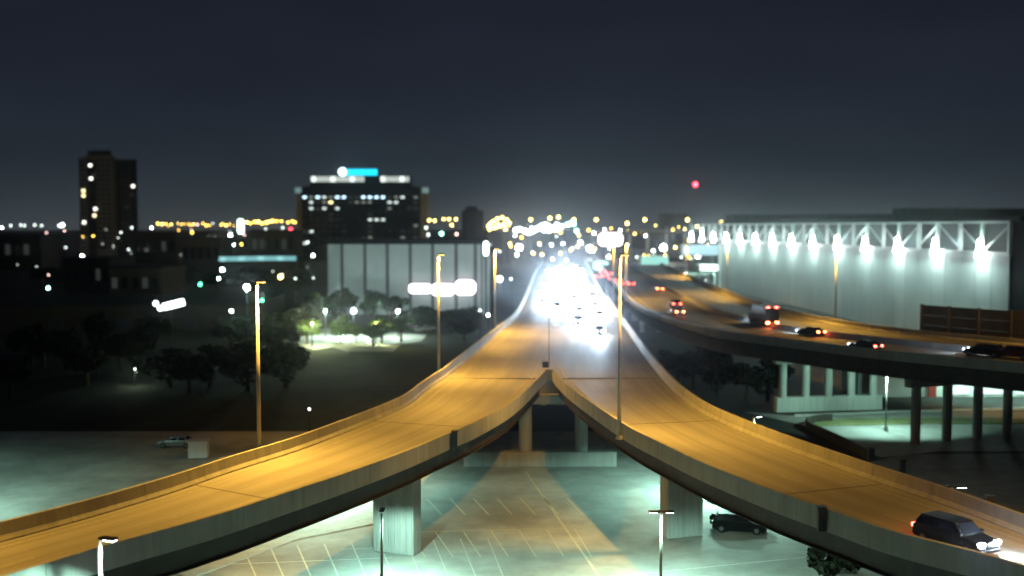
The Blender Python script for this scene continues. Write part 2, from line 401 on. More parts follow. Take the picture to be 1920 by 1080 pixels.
# piers
def hammer_pier(root, base, ang, w, d, span, ztop, grooves=7):
    p = bpy.data.objects.new('pier', None)
    b = MB(); b.box(-w/2, w/2, -d/2, d/2, 0, ztop-1.9)
    pr = b.obj('pier', M_conc, root, bevel=0.12, loc=base, rz=ang)
    bpy.data.objects.remove(p)
    c = MB(); zt = ztop
    for sgn in (-1, 1):
        y = sgn*d/2*0.98
    pts = [(-span/2, zt), (-span/2, zt-0.8), (-w/2, zt-1.9), (w/2, zt-1.9), (span/2, zt-0.8), (span/2, zt)]
    n = len(pts)
    c.v = [(x, -d/2+.03, z) for x, z in pts] + [(x, d/2-.03, z) for x, z in pts]
    c.f = [tuple(range(n)), tuple(range(2*n-1, n-1, -1))] + [(i, i+n, (i+1) % n+n, (i+1) % n) for i in range(n)]
    c.obj('cap', M_conc, pr, bevel=0.06)
    for k in range(grooves):
        x = -w/2+(k+0.5)*w/grooves
        g = MB(); g.box(x-0.16, x+0.16, -d/2-0.07, -d/2, 0.3, ztop-2.1); g.obj('rib', M_conc, pr)
    return pr
ZP = ZD-0.29-1.56
hammer_pier(left, P(745, 1034), R(-22), 4.0, 1.6, 8.6, ZP)
hammer_pier(right, P(1277, 1004), R(18), 3.7, 1.6, 8.8, ZP)
hammer_pier(left, (-35.5, 50, 0), R(-40), 4.0, 1.6, 8.6, ZP)
hammer_pier(right, (35.5, 47, 0), R(45), 4.0, 1.6, 8.6, ZP)
def bent(root, a, b_, n, zt, wall_h=1.6, r=0.55, over=1.6, m=None, cap=True, wall=True, ext=None):
    a = Vector((a.x, a.y, 0)); b_ = Vector((b_.x, b_.y, 0)); d = (b_-a).normalized()
    if wall:
        w = MB(); e0 = a-d*over*0.8 if ext is None else ext[0]; e1 = b_+d*over*0.8 if ext is None else ext[1]
        w.bar(Vector((e0.x, e0.y, wall_h/2)), Vector((e1.x, e1.y, wall_h/2)), 1.3, wall_h); w.obj('crash_wall', m or M_conc, root, bevel=0.05)
    for k in range(n):
        p = a.lerp(b_, k/max(1, n-1)); c = MB(); c.tube((p.x, p.y, (wall_h if wall else 0)), (p.x, p.y, zt-1.1), r, n=14); c.obj('column', m or M_conc, root, smooth=False)
    if cap:
        c = MB(); c.bar(Vector((*(a-d*over).xy, zt-0.55)), Vector((*(b_+d*over).xy, zt-0.55)), 1.3, 1.1); c.obj('cap', m or M_conc, root, bevel=0.05)
bent(merged, P(985, 872), P(1090, 872), 2, ZP, wall_h=1.75, r=0.78, over=3.4, ext=(P(870, 873), P(1155, 873)))
for D, n in ((172, 4), (222, 4), (275, 4), (330, 4), (390, 4)):
    i = min(range(70), key=lambda k: abs(ML[k].y-D)); a = ML[i].lerp(MR[i], .12); c = ML[i].lerp(MR[i], .88)
    bent(merged, a, c, n, ZP, wall=False)

# ------------------------------------------------------------------ the freeway bridge at right
ZF = 11.2
FN = [P(*p, ZF+1.0) for p in ((1128,492),(1140,512),(1158,534),(1190,566),(1238,588),(1300,607),(1353,620),(1488,636),(1642,655),(1820,671),(1920,680),(2100,694),(2400,716))]
for p in FN: p.z = ZF
FN = smooth(FN, 80); nn = normals(FN, 1)
if nn[40].x < 0: nn = [-v for v in nn]
FR = [p+v*27 for p, v in zip(FN, nn)]
for _ in range(30): FR = [FR[0]]+[(FR[i-1]+2*FR[i]+FR[i+1])/4 for i in range(1, 79)]+[FR[-1]]
fw = bridge('freeway_bridge', 'wide elevated freeway at right carrying cars with red tail lights', FN, FR, ZF, girders=(0.02, 0.12, 0.25, 0.4, 0.55, 0.7, 0.85, 0.97), bh=1.0, gd=2.3, m=M_fdeck)
for u in (0.10, 0.48):
    paint(fw, FN, FR, u, u+0.008, ZF+0.005, 'edge_line', M_white)
for u in (0.22, 0.35):
    paint(fw, FN, FR, u, u+0.005, ZF+0.005, 'lane_dash', M_white, dash=(3, 9))
for u in (0.62, 0.75, 0.88):
    paint(fw, FN, FR, u, u+0.005, ZF+0.005, 'lane_dash', M_white, dash=(3, 9))
g = lerp_edge(FN, FR, 0.52); b = MB(); sweep(b, g, [(-0.3, ZF+.002), (-0.1, ZF+0.9), (0.1, ZF+0.9), (0.3, ZF+.002)], normals(g, 1)); b.obj('median_barrier', M_barr, fw)
ZB = ZF-0.29-2.31
bent(fw, P(1467, 772), P(1637, 767), 5, ZB, wall_h=2.3, r=0.6, over=1.5, m=M_barr)
bent(fw, P(1716, 831), P(1888, 816), 4, ZB, wall=False, r=0.62, over=1.5)
bent(fw, P(1940, 812), P(2110, 800), 3, ZB, wall=False, r=0.62)
for i in (26, 33, 40):
    a = FN[i].lerp(FR[i], .06); c = FN[i].lerp(FR[i], .9); bent(fw, a, c, 6, ZB, wall=False, r=0.6)
for i in (6, 13, 20):
    a = FN[i].lerp(FR[i], .06); c = FN[i].lerp(FR[i], .9); bent(fw, a, c, 5, ZB, wall=False, r=0.7)

# tall brown sound wall on the far side, made of posts and stacked panels
def far_edge_at(px):
    best = None
    for i, p in enumerate(FR):
        q = CX+F*p.x/p.y
        if best is None or abs(q-px) < best[0]: best = (abs(q-px), i)
    return best[1]
i0 = far_edge_at(1735)
sw = empty('sound_wall', (0,0,0), 0, 'tall brown sound wall standing along the far edge of the freeway', 'wall')
n_out = inward_of(FR, FN)
line = [FR[i]-n_out[i]*0.6 for i in range(i0, 80)]
L = lens(line); s = 0.0; prev = None
def along(A, L, s):
    for i in range(1, len(A)):
        if L[i] >= s: return A[i-1].lerp(A[i], (s-L[i-1])/(L[i]-L[i-1]))
    return A[-1]
while s < L[-1]:
    p = along(line, L, s)
    q = MB(); q.box(-0.2, 0.2, -0.2, 0.2, ZF-1.5, ZF+5.1); q.obj('post', M_tan, sw, loc=(p.x, p.y, 0))
    if prev is not None:
        for k in range(4):
            z0 = ZF-1.4+k*1.6; q = MB(); q.bar(Vector((prev.x, prev.y, z0+.79)), Vector((p.x, p.y, z0+.79)), 0.16, 1.56); q.obj('panel', M_tan, sw)
    prev = p; s += 5.0

# ------------------------------------------------------------------ lamp standards
def sodium_pole(base, top_z, arm_dir, label, energy=9000, arm=0.08, group='tall sodium lamp standards', lit=True):
    t = empty('lamp_standard', base, 0, label, 'lamp post', group); h = top_z-base[2]
    b = MB(); b.tube((0,0,0), (0,0,h), 0.19, 0.10, 12); b.obj('pole', M_galv, t, smooth=True)
    b = MB(); b.tube((0,0,0), (0,0,0.25), 0.34, 0.3, 12); b.obj('base_plate', M_galv, t)
    d = Vector((math.cos(arm_dir), math.sin(arm_dir), 0)); e = d*arm+Vector((0,0,h+0.25))
    b = MB(); b.tube((0,0,h-0.2), e, 0.06, 0.05, 8); b.obj('arm', M_galv, t)
    b = MB(); b.box(-0.1, 0.6, -0.2, 0.2, 0.0, 0.18); hd = b.obj('lamp_head', M_dark, t, bevel=0.05, loc=e, rz=arm_dir)
    b = MB(); b.box(0.0, 0.6, -0.16, 0.16, -0.03, -0.005); b.obj('lens', E_amb, hd)
    if lit: spot(t, e+d*0.3+Vector((0,0,-0.06)), energy*1.18, SODIUM, 148, 0.5, 0.18)
    return t
def edge_pt(A, px):
    i = min(range(len(A)), key=lambda k: abs(CX+F*A[k].x/A[k].y-px)); return A[i]
def pole_on(A, B, px, topy, label, e, off=0.35, zd=ZD, **k):
    p = edge_pt(A, px); I = inward_of(A, B); i = A.index(p); q = p-I[i]*off
    top = PD(px, topy, q.y).z; return sodium_pole((q.x, q.y, zd-0.3), top, math.atan2(I[i].y, I[i].x), label, e, **k)
pole_on(LO, LI, 483, 535, 'tall lamp post on the outer side of the left ramp, nearest the white shed', 26000)
pole_on(LO, LI, 838, 482, 'tall lamp post on the left ramp in front of the glowing shop sign', 26000)
pole_on(RI, RO, 1172, 484, 'tall lamp post on the inner parapet of the right ramp, right of the fork', 26000)
pole_on(ML, MR, 934, 470, 'lamp post left of the viaduct, beside the grey panelled building', 34000)
pole_on(MR, ML, 1147, 448, 'far lamp post on the right side of the viaduct behind the headlights', 24000)
pole_on(LO, LI, -230, 700, 'lamp post farther down the left ramp', 9000)
pole_on(RO, RI, 2200, 700, 'lamp post farther down the right ramp', 9000)
pole_on(FR, FN, 1557, 458, 'lamp post in front of the white wall, beyond the box truck', 27000, zd=ZF)
pole_on(FR, FN, 1362, 446, 'lamp post at the left corner of the white floodlit building', 32000, zd=ZF)
pole_on(FR, FN, 1285, 462, 'lamp post on the far side of the freeway left of the white building', 30000, zd=ZF)
pole_on(FN, FR, 1420, 500, 'slim lamp post on the near parapet of the freeway', 12000, zd=ZF) if False else None
pole_on(FR, FN, 1950, 420, 'lamp post on the freeway at the right border', 9000, zd=ZF)
pole_on(FN, FR, 1176, 458, 'far lamp post on the near side of the freeway by the tail lights', 20000, zd=ZF)
# thin pole at the fork with a small dark sign box
t = empty('marker_post', (gx, gy+0.9, ZD+0.0), 0, 'thin dark post at the tip of the fork with a small box on it', 'post')
b = MB(); b.tube((0.05,0,0), (0.05,0,7.2), 0.07, 0.05, 8); b.obj('pole', M_galv, t)
b = MB(); b.box(-0.75, -0.05, -0.2, 0.2, 1.15, 1.9); b.obj('box', M_dark, t, bevel=0.04)
# small junction boxes on the ramp parapets
for A, B, px, h, lb in ((LI, LO, 850, 0.1, 'small dark box on the near parapet of the left ramp'), (RI, RO, 1567, 0.15, 'dark stub post on the near parapet of the right ramp'), (RO, RI, 1865, 0.3, 'dark cabinet on the far parapet of the right ramp behind the car')):
    p = edge_pt(A, px); b = MB(); b.box(-0.22, 0.22, -0.2, 0.2, 0, h+1.3); b.box(-0.28, 0.28, -0.26, 0.26, h+1.3, h+1.38)
    I = inward_of(A, B)[A.index(p)]
    tag(b.obj('junction_box', M_dark, loc=(p.x-I.x*0.32, p.y-I.y*0.32, ZD-0.25)), lb, 'box')

def led_pole(px, topy, D, label, heads=(0.0,), energy=9000, size=158, tilt=0, group='white LED lamp posts around the ramps', loc=None, color=LED):
    top = PD(px, topy, D) if loc is None else Vector(loc); t = empty('led_lamp_post', (top.x, top.y, 0.0), 0, label, 'lamp post', group); h = top.z
    b = MB(); b.tube((0,0,0.6), (0,0,h), 0.12, 0.09, 12); b.obj('pole', M_galv, t, smooth=True)
    b = MB(); b.tube((0,0,0), (0,0,0.7), 0.32, 0.30, 14); b.obj('footing', M_conc, t)
    for a in heads:
        d = Vector((math.cos(a), math.sin(a), 0)); e = d*0.35+Vector((0,0,h+0.05))
        b = MB(); b.box(-0.3, 0.65, -0.2, 0.2, 0.0, 0.14); hd = b.obj('lamp_head', M_dark, t, bevel=0.04, loc=e, rz=a)
        b = MB(); b.box(0.0, 0.58, -0.16, 0.16, -0.03, -0.006); b.obj('lens', E_wht, hd)
        spot(t, e+d*0.35+Vector((0,0,-0.08)), energy*2.2/len(heads), color, size, 0.25, 0.14, rot=(tilt, 0, 0))
    return t
LP = [led_pole(187, 1012, 53, 'white lit lamp post in front of the left ramp at the lower left', (R(-20),), 1500, tilt=R(-25)),
 led_pole(715, 962, 82, 'slim lamp post in front of the ribbed pier of the left ramp', (R(90),), 6500),
 led_pole(1240, 962, 82, 'twin headed lamp post in front of the ribbed pier of the right ramp', (R(0), R(180)), 6500),
 led_pole(1785, 915, 75, 'twin headed lamp post standing just behind the right ramp above the dark car', (R(0), R(180)), 1800),
 led_pole(1413, 783, 108, 'lamp post with only its white top showing behind the right ramp', (R(30),), 2600),
 led_pole(1663, 698, 148, 'lamp post in front of the freeway columns, beside the access road', (R(100), R(-80)), 6500, size=140, tilt=R(28)),
 led_pole(0, 0, 0, 'lamp post in the lot left of the left ramp', (R(120),), 17000, loc=(-62, 98, 12)),
 led_pole(0, 0, 0, 'unseen lamp post added behind the left ramp as fill light', (R(-30),), 11000, loc=(-21.5, 112, 6.6)),  # unseen posts behind the ramps, added to fill the lot and crash wall
 led_pole(0, 0, 0, 'unseen lamp post added behind the right ramp as fill light', (R(210),), 8500, loc=(21.5, 113, 6.6)),
 led_pole(0, 0, 0, 'lamp post near the right ramp', (R(90),), 1800, loc=(27, 42, 10)),
 led_pole(0, 0, 0, 'lamp post in the parking bays', (R(90), R(-90)), 12000, loc=(2, 60, 6)),
 led_pole(0, 0, 0, 'lamp post on the street at right', (R(180),), 3000, loc=(100, 172, 6))]

# ------------------------------------------------------------------ parking bays under the ramps
def line_px(a, b_, w, m, name='bay_line', z=0.012):
    A, B = P(*a), P(*b_); d = (B-A).normalized(); s = Vector((-d.y, d.x, 0))*w/2
    q = MB(); q.quad((*(A-s).xy, z), (*(B-s).xy, z), (*(B+s).xy, z), (*(A+s).xy, z)); o = q.obj(name, m, bays); return o
bays = empty('parking_bay_marking', (0,0,0), 0, 'rows of painted parking bay lines on the pavement under the ramps', 'road marking')
for k in range(10):       # front row at lower left
    x = 455+k*51-0; line_px((x, 1026-k*2.0), (x+30, 1092-k*1.0), 0.13, M_white if k > 2 else M_bay)
for k in range(7):
    x = 765+k*52; line_px((x, 1000-k*1.5), (x+32, 1044), 0.12, M_bay)
for k in range(7):
    x = 800+k*44; line_px((x, 935), (x+28, 965), 0.12, M_bay)
line_px((330, 1062), (735, 1046), 0.16, M_white); line_px((640, 1030), (760, 1026), 0.14, M_white)
line_px((985, 884), (1130, 1090), 0.22, M_bay, 'edge_line')
line_px((700, 1000), (1060, 990), 0.10, M_bay)
line_px((1180, 1078), (1560, 1040), 0.16, M_white)

# white edge strip of pavement seen below the left ramp
strip_px('pavement', [(330,1078),(520,1003),(690,938),(742,932)], [(360,1085),(560,1012),(695,985),(742,975)], M_barr, 0.12)
strip_px('pavement', [(1310,930),(1400,958),(1470,985),(1560,1020),(1700,1075)], [(1310,937),(1400,966),(1465,994),(1550,1030),(1680,1085)], M_barr, 0.12)

# ------------------------------------------------------------------ vehicles
def paintmat(n, c, metal=0.3): return mat(n, c, 0.3, 0.05, 1.0, metal=metal, spec=0.5)
def loft(name, prof, m, parent, bevel=0.05):
    """prof: closed side outline of (x, z, half width)"""
    n = len(prof); b = MB()
    b.v = [(x, -w, z) for x, z, w in prof]+[(x, w, z) for x, z, w in prof]
    b.f = [tuple(range(n))[::-1], tuple(range(n, 2*n))]+[(i, (i+1) % n, (i+1) % n+n, i+n) for i in range(n)]
    return b.obj(name, m, parent, bevel=bevel)
def wheel(parent, x, y, r, w=0.22):
    b = MB(); b.tube((x, y-w/2, r), (x, y+w/2, r), r, n=18); t = b.obj('wheel', M_tyre, parent)
    s = 1 if y > 0 else -1
    q = MB(); q.tube((x, y+s*(w/2-0.02), r), (x, y+s*(w/2+0.015), r), r*0.62, r*0.5, n=12); q.obj('rim', M_rim, t)
def car(kind, m, heads=True, tails=True, brake=False, beam=0, label='', cat='car', group=None, name=None, head_mat=None):
    t = empty(name or ('parked_car' if not heads else 'car'), (0,0,0), 0, label, cat, group)
    hr = {'sedan': 1.45, 'suv': 1.78}[kind]; Lh = {'sedan': 2.35, 'suv': 2.45}[kind]; w = {'sedan': 0.90, 'suv': 0.97}[kind]
    bz = 0.95 if kind == 'sedan' else 1.12
    loft('body', [(Lh, 0.35, w*.9), (Lh+.03, 0.6, w*.93), (Lh-.1, bz-.22, w*.95), (Lh-1.15, bz-.03, w), (-Lh+.25, bz+.05, w), (-Lh, bz-.1, w*.95), (-Lh-.02, 0.45, w*.92), (-Lh+.1, 0.28, w*.9), (Lh-.2, 0.25, w*.9)], m, t, 0.06)
    if kind == 'sedan': c = [(Lh-1.25, bz-.04, w*.94), (Lh-2.05, hr-.03, w*.76), (Lh-2.9, hr, w*.76), (-Lh+1.15, hr-.06, w*.76), (-Lh+.45, bz+.03, w*.92)]
    else: c = [(Lh-1.15, bz-.04, w*.95), (Lh-1.85, hr-.04, w*.80), (Lh-2.6, hr, w*.8), (-Lh+.55, hr-.03, w*.80), (-Lh+.12, bz+.03, w*.93)]
    cb = loft('cabin', c, m, t, 0.04)
    # glass panes a little proud of the cabin
    def mid(a, b_, f): return tuple(a[i]+(b_[i]-a[i])*f for i in range(3))
    for nm, a, d in (('windscreen', c[0], c[1]), ('rear_window', c[4], c[3])):
        s = 0.02 if nm == 'windscreen' else -0.02; p0, p1 = mid(a, d, .12), mid(a, d, .9)
        q = MB(); q.quad((p0[0]+s, -p0[2]*.88, p0[1]+.02), (p0[0]+s, p0[2]*.88, p0[1]+.02), (p1[0]+s, p1[2]*.86, p1[1]+.02), (p1[0]+s, -p1[2]*.86, p1[1]+.02)); q.obj(nm, M_glassd, cb)
    for s in (-1, 1):
        xa, xb = c[0][0]-.25, c[4][0]+.3; ta, tb = c[1][0]-.05, c[3][0]+.02; m_ = (xa+xb)/2-.05
        for (x0, x1, x2, x3) in ((xa, m_+.04, m_+.04, ta), (m_-.04, xb, tb, m_-.04)):
            z0, z1 = bz+.06, hr-.10; y0, y1 = c[0][2]+.012, c[1][2]+.035
            q = MB(); q.quad((x0, s*y0, z0), (x1, s*y0, z0), (x2, s*y1, z1), (x3, s*y1, z1)); q.obj('side_window', M_glassd, cb)
        q = MB(); q.box(Lh-1.45, Lh-1.2, s*(w+.02)-.09, s*(w+.02)+.09, bz+.02, bz+.16); q.obj('mirror', m, t, bevel=.02)
        for x in (Lh-.85, -Lh+.85): wheel(t, x, s*(w-.1), .34 if kind == 'sedan' else .38)
        hw = 0.2
        q = MB(); q.box(Lh-.12, Lh+.05, s*(w*.72)-hw, s*(w*.72)+hw, bz-.38, bz-.2); q.obj('headlight', (head_mat or (E_low if beam < 2000 and kind+m.name != 'suv'+V_blk.name else E_head)) if heads else M_rim, t)
        q = MB(); q.box(-Lh-.06, -Lh+.06, s*(w*.76)-.17, s*(w*.76)+.17, bz-.28, bz-.08); q.obj('tail_light', (E_brake if brake else E_tail) if tails else M_dark, t)
        if beam:
            spot(t, (Lh+.12, s*w*.7, bz-.3), beam, COOL, 64, 0.8, 0.08, rot=(R(83), 0, R(-90)), name='headlight_beam')
    q = MB(); q.box(Lh-.02, Lh+.07, -w*.85, w*.85, .3, .48); q.obj('bumper', M_dark, t, bevel=.02)
    q = MB(); q.box(-Lh-.05, -Lh+.02, -.26, .26, .55, .68); q.obj('number_plate', M_white, t)
    return t
def truck(m, heads=True, tails=True, beam=0, label='', group=None, L_=8.0, tall=3.5, brake=False, boxm=None):
    t = empty('box_truck', (0,0,0), 0, label, 'truck', group); h = L_/2; boxm = boxm or M_whitew
    loft('cab', [(h, .5, 1.05), (h+.02, 1.35, 1.08), (h-.55, 1.5, 1.08), (h-.95, 2.35, .98), (h-1.9, 2.4, .98), (h-1.95, .5, 1.08)], m, t, .06)
    q = MB(); q.quad((h-.53, -.86, 1.56), (h-.53, .86, 1.56), (h-.88, .80, 2.26), (h-.88, -.80, 2.26)); q.obj('windscreen', M_glassd, t)
    q = MB(); q.box(-h, h-2.05, -1.22, 1.22, .95, tall); q.obj('cargo_box', boxm, t, bevel=.04)
    q = MB(); q.box(-h+.1, h-.3, -.45, .45, .55, .9); q.obj('chassis', M_dark, t)
    q = MB(); q.box(-h-.14, -h, -1.05, 1.05, .5, .66); q.obj('bumper', M_dark, t)
    q = MB(); q.box(-h-.03, -h+.0, -1.0, 1.0, 1.1, tall-.25)
    dr = q.obj('rear_door', boxm, t)
    for x in (h-1.0, -h+1.3, -h+2.3) if L_ > 9 else (h-1.0, -h+1.5):
        for s in (-1, 1): wheel(t, x, s*.98, .48, .3)
    for s in (-1, 1):
        q = MB(); q.box(h-.05, h+.08, s*.78-.2, s*.78+.2, .75, .98); q.obj('headlight', (E_low if beam < 2000 else E_head) if heads else M_rim, t)
        q = MB(); q.box(-h-.2, -h-.12, s*.82-.26, s*.82+.26, .68, 1.0); q.obj('tail_light', (E_brake if brake else E_tail), t)
        q = MB(); q.box(-h-.06, -h-.03, s*.75-.3, s*.75+.3, tall-.2, tall-.05); q.obj('marker_light', E_tail, t)
        q = MB(); q.box(h-.8, h-.65, s*1.28-.1, s*1.28+.1, 1.55, 2.0); q.obj('mirror', M_dark, t)
        if beam: spot(t, (h+.14, s*.78, .9), beam, COOL, 64, 0.8, 0.1, rot=(R(86.5), 0, R(-90)), name='headlight_beam')
    return t
def tangent(A, B, u, s):
    g = lerp_edge(A, B, u); L = lens(g); p = along(g, L, s); q = along(g, L, s+2); return p, (q-p)
def put(o, A, B, u, D, zd, toward):
    g = lerp_edge(A, B, u); i = min(range(1, len(g)-1), key=lambda k: abs(g[k].y-D)); 
    j = i+1 if g[i].y < D else i-1
    if (g[i].y-D)*(g[j].y-D) > 0: j = i+1 if j == i-1 else i-1
    f = (D-g[i].y)/(g[j].y-g[i].y) if abs(g[j].y-g[i].y) > 1e-6 else 0
    p = g[i].lerp(g[j], f); d = (g[i+1]-g[i-1]).normalized()
    if (d.y > 0) == toward: d = -d
    o.location = (p.x, p.y, zd+0.006); o.rotation_euler = (0, 0, math.atan2(d.y, d.x)); return o
V_blk, V_gry, V_red, V_sil, V_blu, V_wht = (mat('black_car_paint', (.004,.004,.005), .5, .05, 1.0, spec=.25), paintmat('grey_car_paint', (.10,.10,.11)), paintmat('dark_red_car_paint', (.16,.015,.012)),
    paintmat('silver_car_paint', (.38,.38,.38), .6), paintmat('blue_car_paint', (.02,.04,.12)), paintmat('white_car_paint', (.6,.6,.6), 0))
# the dark car on the right ramp
c = car('suv', V_blk, beam=1600, label='black car with bright headlights driving down the right ramp at lower right', name='car', tails=True)
put(c, RO, RI, 0.64, P(1780, 1026, ZD).y, ZD, True); c.scale = (.93, .93, .93)
# oncoming traffic on the viaduct
vp = [car('sedan', V_sil, beam=5800, tails=False), car('suv', V_sil, beam=5800, tails=False), car('sedan', V_wht, beam=5800, tails=False), truck(V_wht, beam=5800, L_=9)]
used = set()
spots = [(0.76, 180, 0, 'foremost oncoming car of the headlight glare, in the rightmost lane'),
 (0.60, 198, 1, 'oncoming car just behind the foremost one, left of it'), (0.80, 212, 2, 'third oncoming car in the rightmost lane'),
 (0.62, 222, 0, 'oncoming car in the lane beside the rightmost, in the middle of the glare'), (0.40, 232, 1, 'nearest oncoming car in the second lane from the left'),
 (0.80, 236, 2, 'oncoming car at the right edge of the glare'), (0.22, 246, 0, 'nearest oncoming car in the leftmost lane of the viaduct'), (0.60, 256, 1, None), (0.42, 268, 2, None),
 (0.82, 262, 3, 'oncoming truck in the rightmost lane above the headlight glare'), (0.20, 285, 1, None), (0.60, 290, 0, None), (0.42, 306, 1, None), (0.80, 310, 2, None),
 (0.22, 325, 3, 'oncoming truck in the leftmost lane at the back of the glare'), (0.60, 330, 2, None), (0.42, 352, 0, None), (0.80, 350, 1, None), (0.22, 372, 2, None), (0.62, 385, 0, None), (0.40, 405, 1, None), (0.80, 400, 2, None), (0.24, 430, 0, None), (0.60, 445, 2, None), (0.42, 250, 0, None), (0.22, 265, 2, None), (0.70, 275, 1, None), (0.32, 296, 2, None), (0.52, 318, 1, None), (0.70, 340, 0, None), (0.32, 362, 1, None), (0.52, 395, 2, None), (0.80, 430, 1, None), (0.40, 460, 0, None), (0.70, 470, 1, None)]
for u, D, k, lb in spots:
    o = vp[k] if k not in used else copy_tree(vp[k]); used.add(k)
    o['label'] = lb or 'car merged into the white glare on the viaduct'; o['group'] = 'oncoming vehicles on the viaduct'
    put(o, ML, MR, u, D, ZD, True)
# traffic driving away on the freeway
def on_fw(o, px, py, toward=False):
    p = P(px, py, ZF); best = min(((i, u/40) for i in range(1, 79) for u in range(2, 20)), key=lambda t: (FN[t[0]].lerp(FR[t[0]], t[1])-p).length)
    d = (FN[best[0]+1]-FN[best[0]-1]).normalized()
    if (d.y > 0) == toward: d = -d
    o.location = (p.x, p.y, ZF+.006); o.rotation_euler = (0, 0, math.atan2(d.y, d.x)); o['group'] = 'vehicles driving away on the freeway'; return o
on_fw(truck(V_blk, tails=True, beam=1600, brake=True, label='box truck with red lit tail on the freeway in front of the white wall', L_=8.5, tall=3.6, boxm=V_blk), 1430, 610)
on_fw(car('sedan', V_blk, brake=True, beam=1600, label='black car with red tail lights just behind the box truck'), 1520, 629)
on_fw(car('sedan', V_blk, beam=1600, label='dark low car with red tail lights and a yellow marker on the freeway'), 1622, 656)
on_fw(car('suv', V_red, beam=1600, label='dark car at the right border of the freeway'), 1900, 672)
on_fw(car('suv', V_blk, beam=1600, label='unlit looking dark car behind the one at the right border', tails=False, head_mat=E_low), 1845, 668)
on_fw(car('sedan', V_sil, brake=True, beam=1600, label='silver car with bright tail lights on the freeway left of the box truck'), 1270, 590)
on_fw(car('suv', V_red, beam=1600, label='red lit car beside and beyond the silver car on the freeway'), 1266, 576)
on_fw(car('sedan', V_gry, brake=True, beam=1600, label='far car with orange red tail lights left of the white corner lamp post'), 1236, 546)
proto = car('sedan', V_gry, brake=False, beam=400, label='distant car in the pack of red tail lights'); on_fw(proto, 1122, 522)
for px, py in ((1134, 520), (1146, 526), (1158, 529), (1170, 534), (1183, 536), (1162, 536), (1130, 513), (1142, 516)):
    on_fw(copy_tree(proto), px, py)
c = car('suv', V_blk, heads=False, tails=False, label='dark parked car on the pavement just right of the right ribbed pier'); p = P(1386, 996); c.location = (p.x, p.y, 0.006); c.rotation_euler = (0,0,R(-14))
# parked car and shed in the left lot
c = car('sedan', V_sil, heads=False, tails=False, label='pale parked car left of the white shed in the dim lot'); p = P(331, 838); c.location = (p.x, p.y, 0.005); c.rotation_euler = (0,0,R(178))
p = P(373, 858); t = empty('shed', p, R(8), 'small white box shaped shed standing in the left lot', 'shed')
b = MB(); b.box(-1.15, 1.15, -1.0, 1.0, 0.12, 2.1); b.obj('wall', V_wht, t, bevel=.03)
b = MB(); b.box(-1.25, 1.25, -1.1, 1.1, 2.102, 2.22); b.obj('roof', V_wht, t)
b = MB(); b.box(-1.1, 1.1, -.95, .95, 0, .118); b.obj('skid', M_dark, t)
b = MB(); b.box(-.4, .4, -1.03, -1.0, .2, 1.9); b.obj('door', V_wht, t)
# dim parked cars near the trees
for px, py in ((784, 622), (802, 620)):
    c = car('sedan', V_sil, heads=False, tails=False, label='pale parked car under the trees below the glowing shop sign', group='parked cars under the trees'); p = P(px, py); c.location = (p.x, p.y, .01); c.rotation_euler = (0,0,R(20))

# ------------------------------------------------------------------ white floodlit building at right
D0 = 247.0
def wpt(px): # point of the wall line at this photo column
    D = D0*992/(px-850); return Vector(((px-960)/2000*D, D, 0))
wA, wB = wpt(1893), wpt(1352)
wd = (wB-wA).normalized(); wl = (wB-wA).length; wang = math.atan2(wd.y, wd.x)
hall = empty('terminal_hall', wA, wang, 'long white building with a floodlit truss canopy along its eaves', 'building')
ZT1, ZT0 = 29.6, 22.4
bay = 0.09*D0*1.0
nb = int(wl/bay)
bayl = wl/nb
# local frame: x along the wall (away), -? y towards the freeway
for k in range(nb):
    b = MB(); b.box(k*bayl+.06, (k+1)*bayl-.06, -0.35, 0.0, 0, ZT0-0.1); b.obj('wall_panel', M_whitew, hall)
    for q in range(1, 3):
        g = MB(); g.box(k*bayl+bayl*q/3-.05, k*bayl+bayl*q/3+.05, 0.0, 0.05, 0, ZT0-.2); g.obj('seam', M_grey, hall)
b = MB(); b.box(0.0, wl, -60, -0.36, 0, ZT0-0.5); b.obj('inner_wall', M_seam, hall)
b = MB(); b.box(-3, wl+4, -62, -0.6, ZT1+.3, ZT1+1.3); b.obj('roof', M_roof, hall)
b = MB(); b.box(0, wl, -7.2, -7.0, ZT0-.2, ZT1); b.obj('clerestory_wall', M_seam, hall)
b = MB(); b.box(0, wl, -7.19, -0.36, ZT0-.48, ZT0-.1); b.obj('ledge', M_whitew, hall)
b = MB(); b.bar((-.5, 0.2, ZT1), (wl+45, 0.2, ZT1), 0.55, 0.5); b.obj('eaves_beam', M_truss, hall)
b = MB(); b.bar((-.5, -0.1, ZT0+.3), (wl+45, -0.1, ZT0+.3), 0.4, 0.4); b.obj('lower_chord', M_truss, hall)
post = MB().box(-.42, .42, -.42, .42, ZT0+.1, ZT1-.25).mesh('post', M_truss)
h = ZT1-ZT0
mid_ = MB().box(-.18, .18, -.18, .18, ZT0+.1, ZT1-.25).mesh('mullion', M_truss)
X1 = MB().bar((0, 0, ZT1-.5), (bayl/2, 0, ZT0+.8), .28).mesh('brace', M_truss)
X2 = MB().bar((bayl/2, 0, ZT0+.8), (bayl, 0, ZT1-.5), .28).mesh('brace', M_truss)
X3 = MB().bar((0, 0, ZT0+.8), (bayl/2, 0, ZT1-.5), .28).mesh('brace', M_truss)
X4 = MB().bar((bayl/2, 0, ZT1-.5), (bayl, 0, ZT0+.8), .28).mesh('brace', M_truss)
lampm = MB().tube((0, .75, ZT0+3.2), (0, .75, ZT0-.9), .30, .85, 12).mesh('floodlight', E_wht2)
sill = None
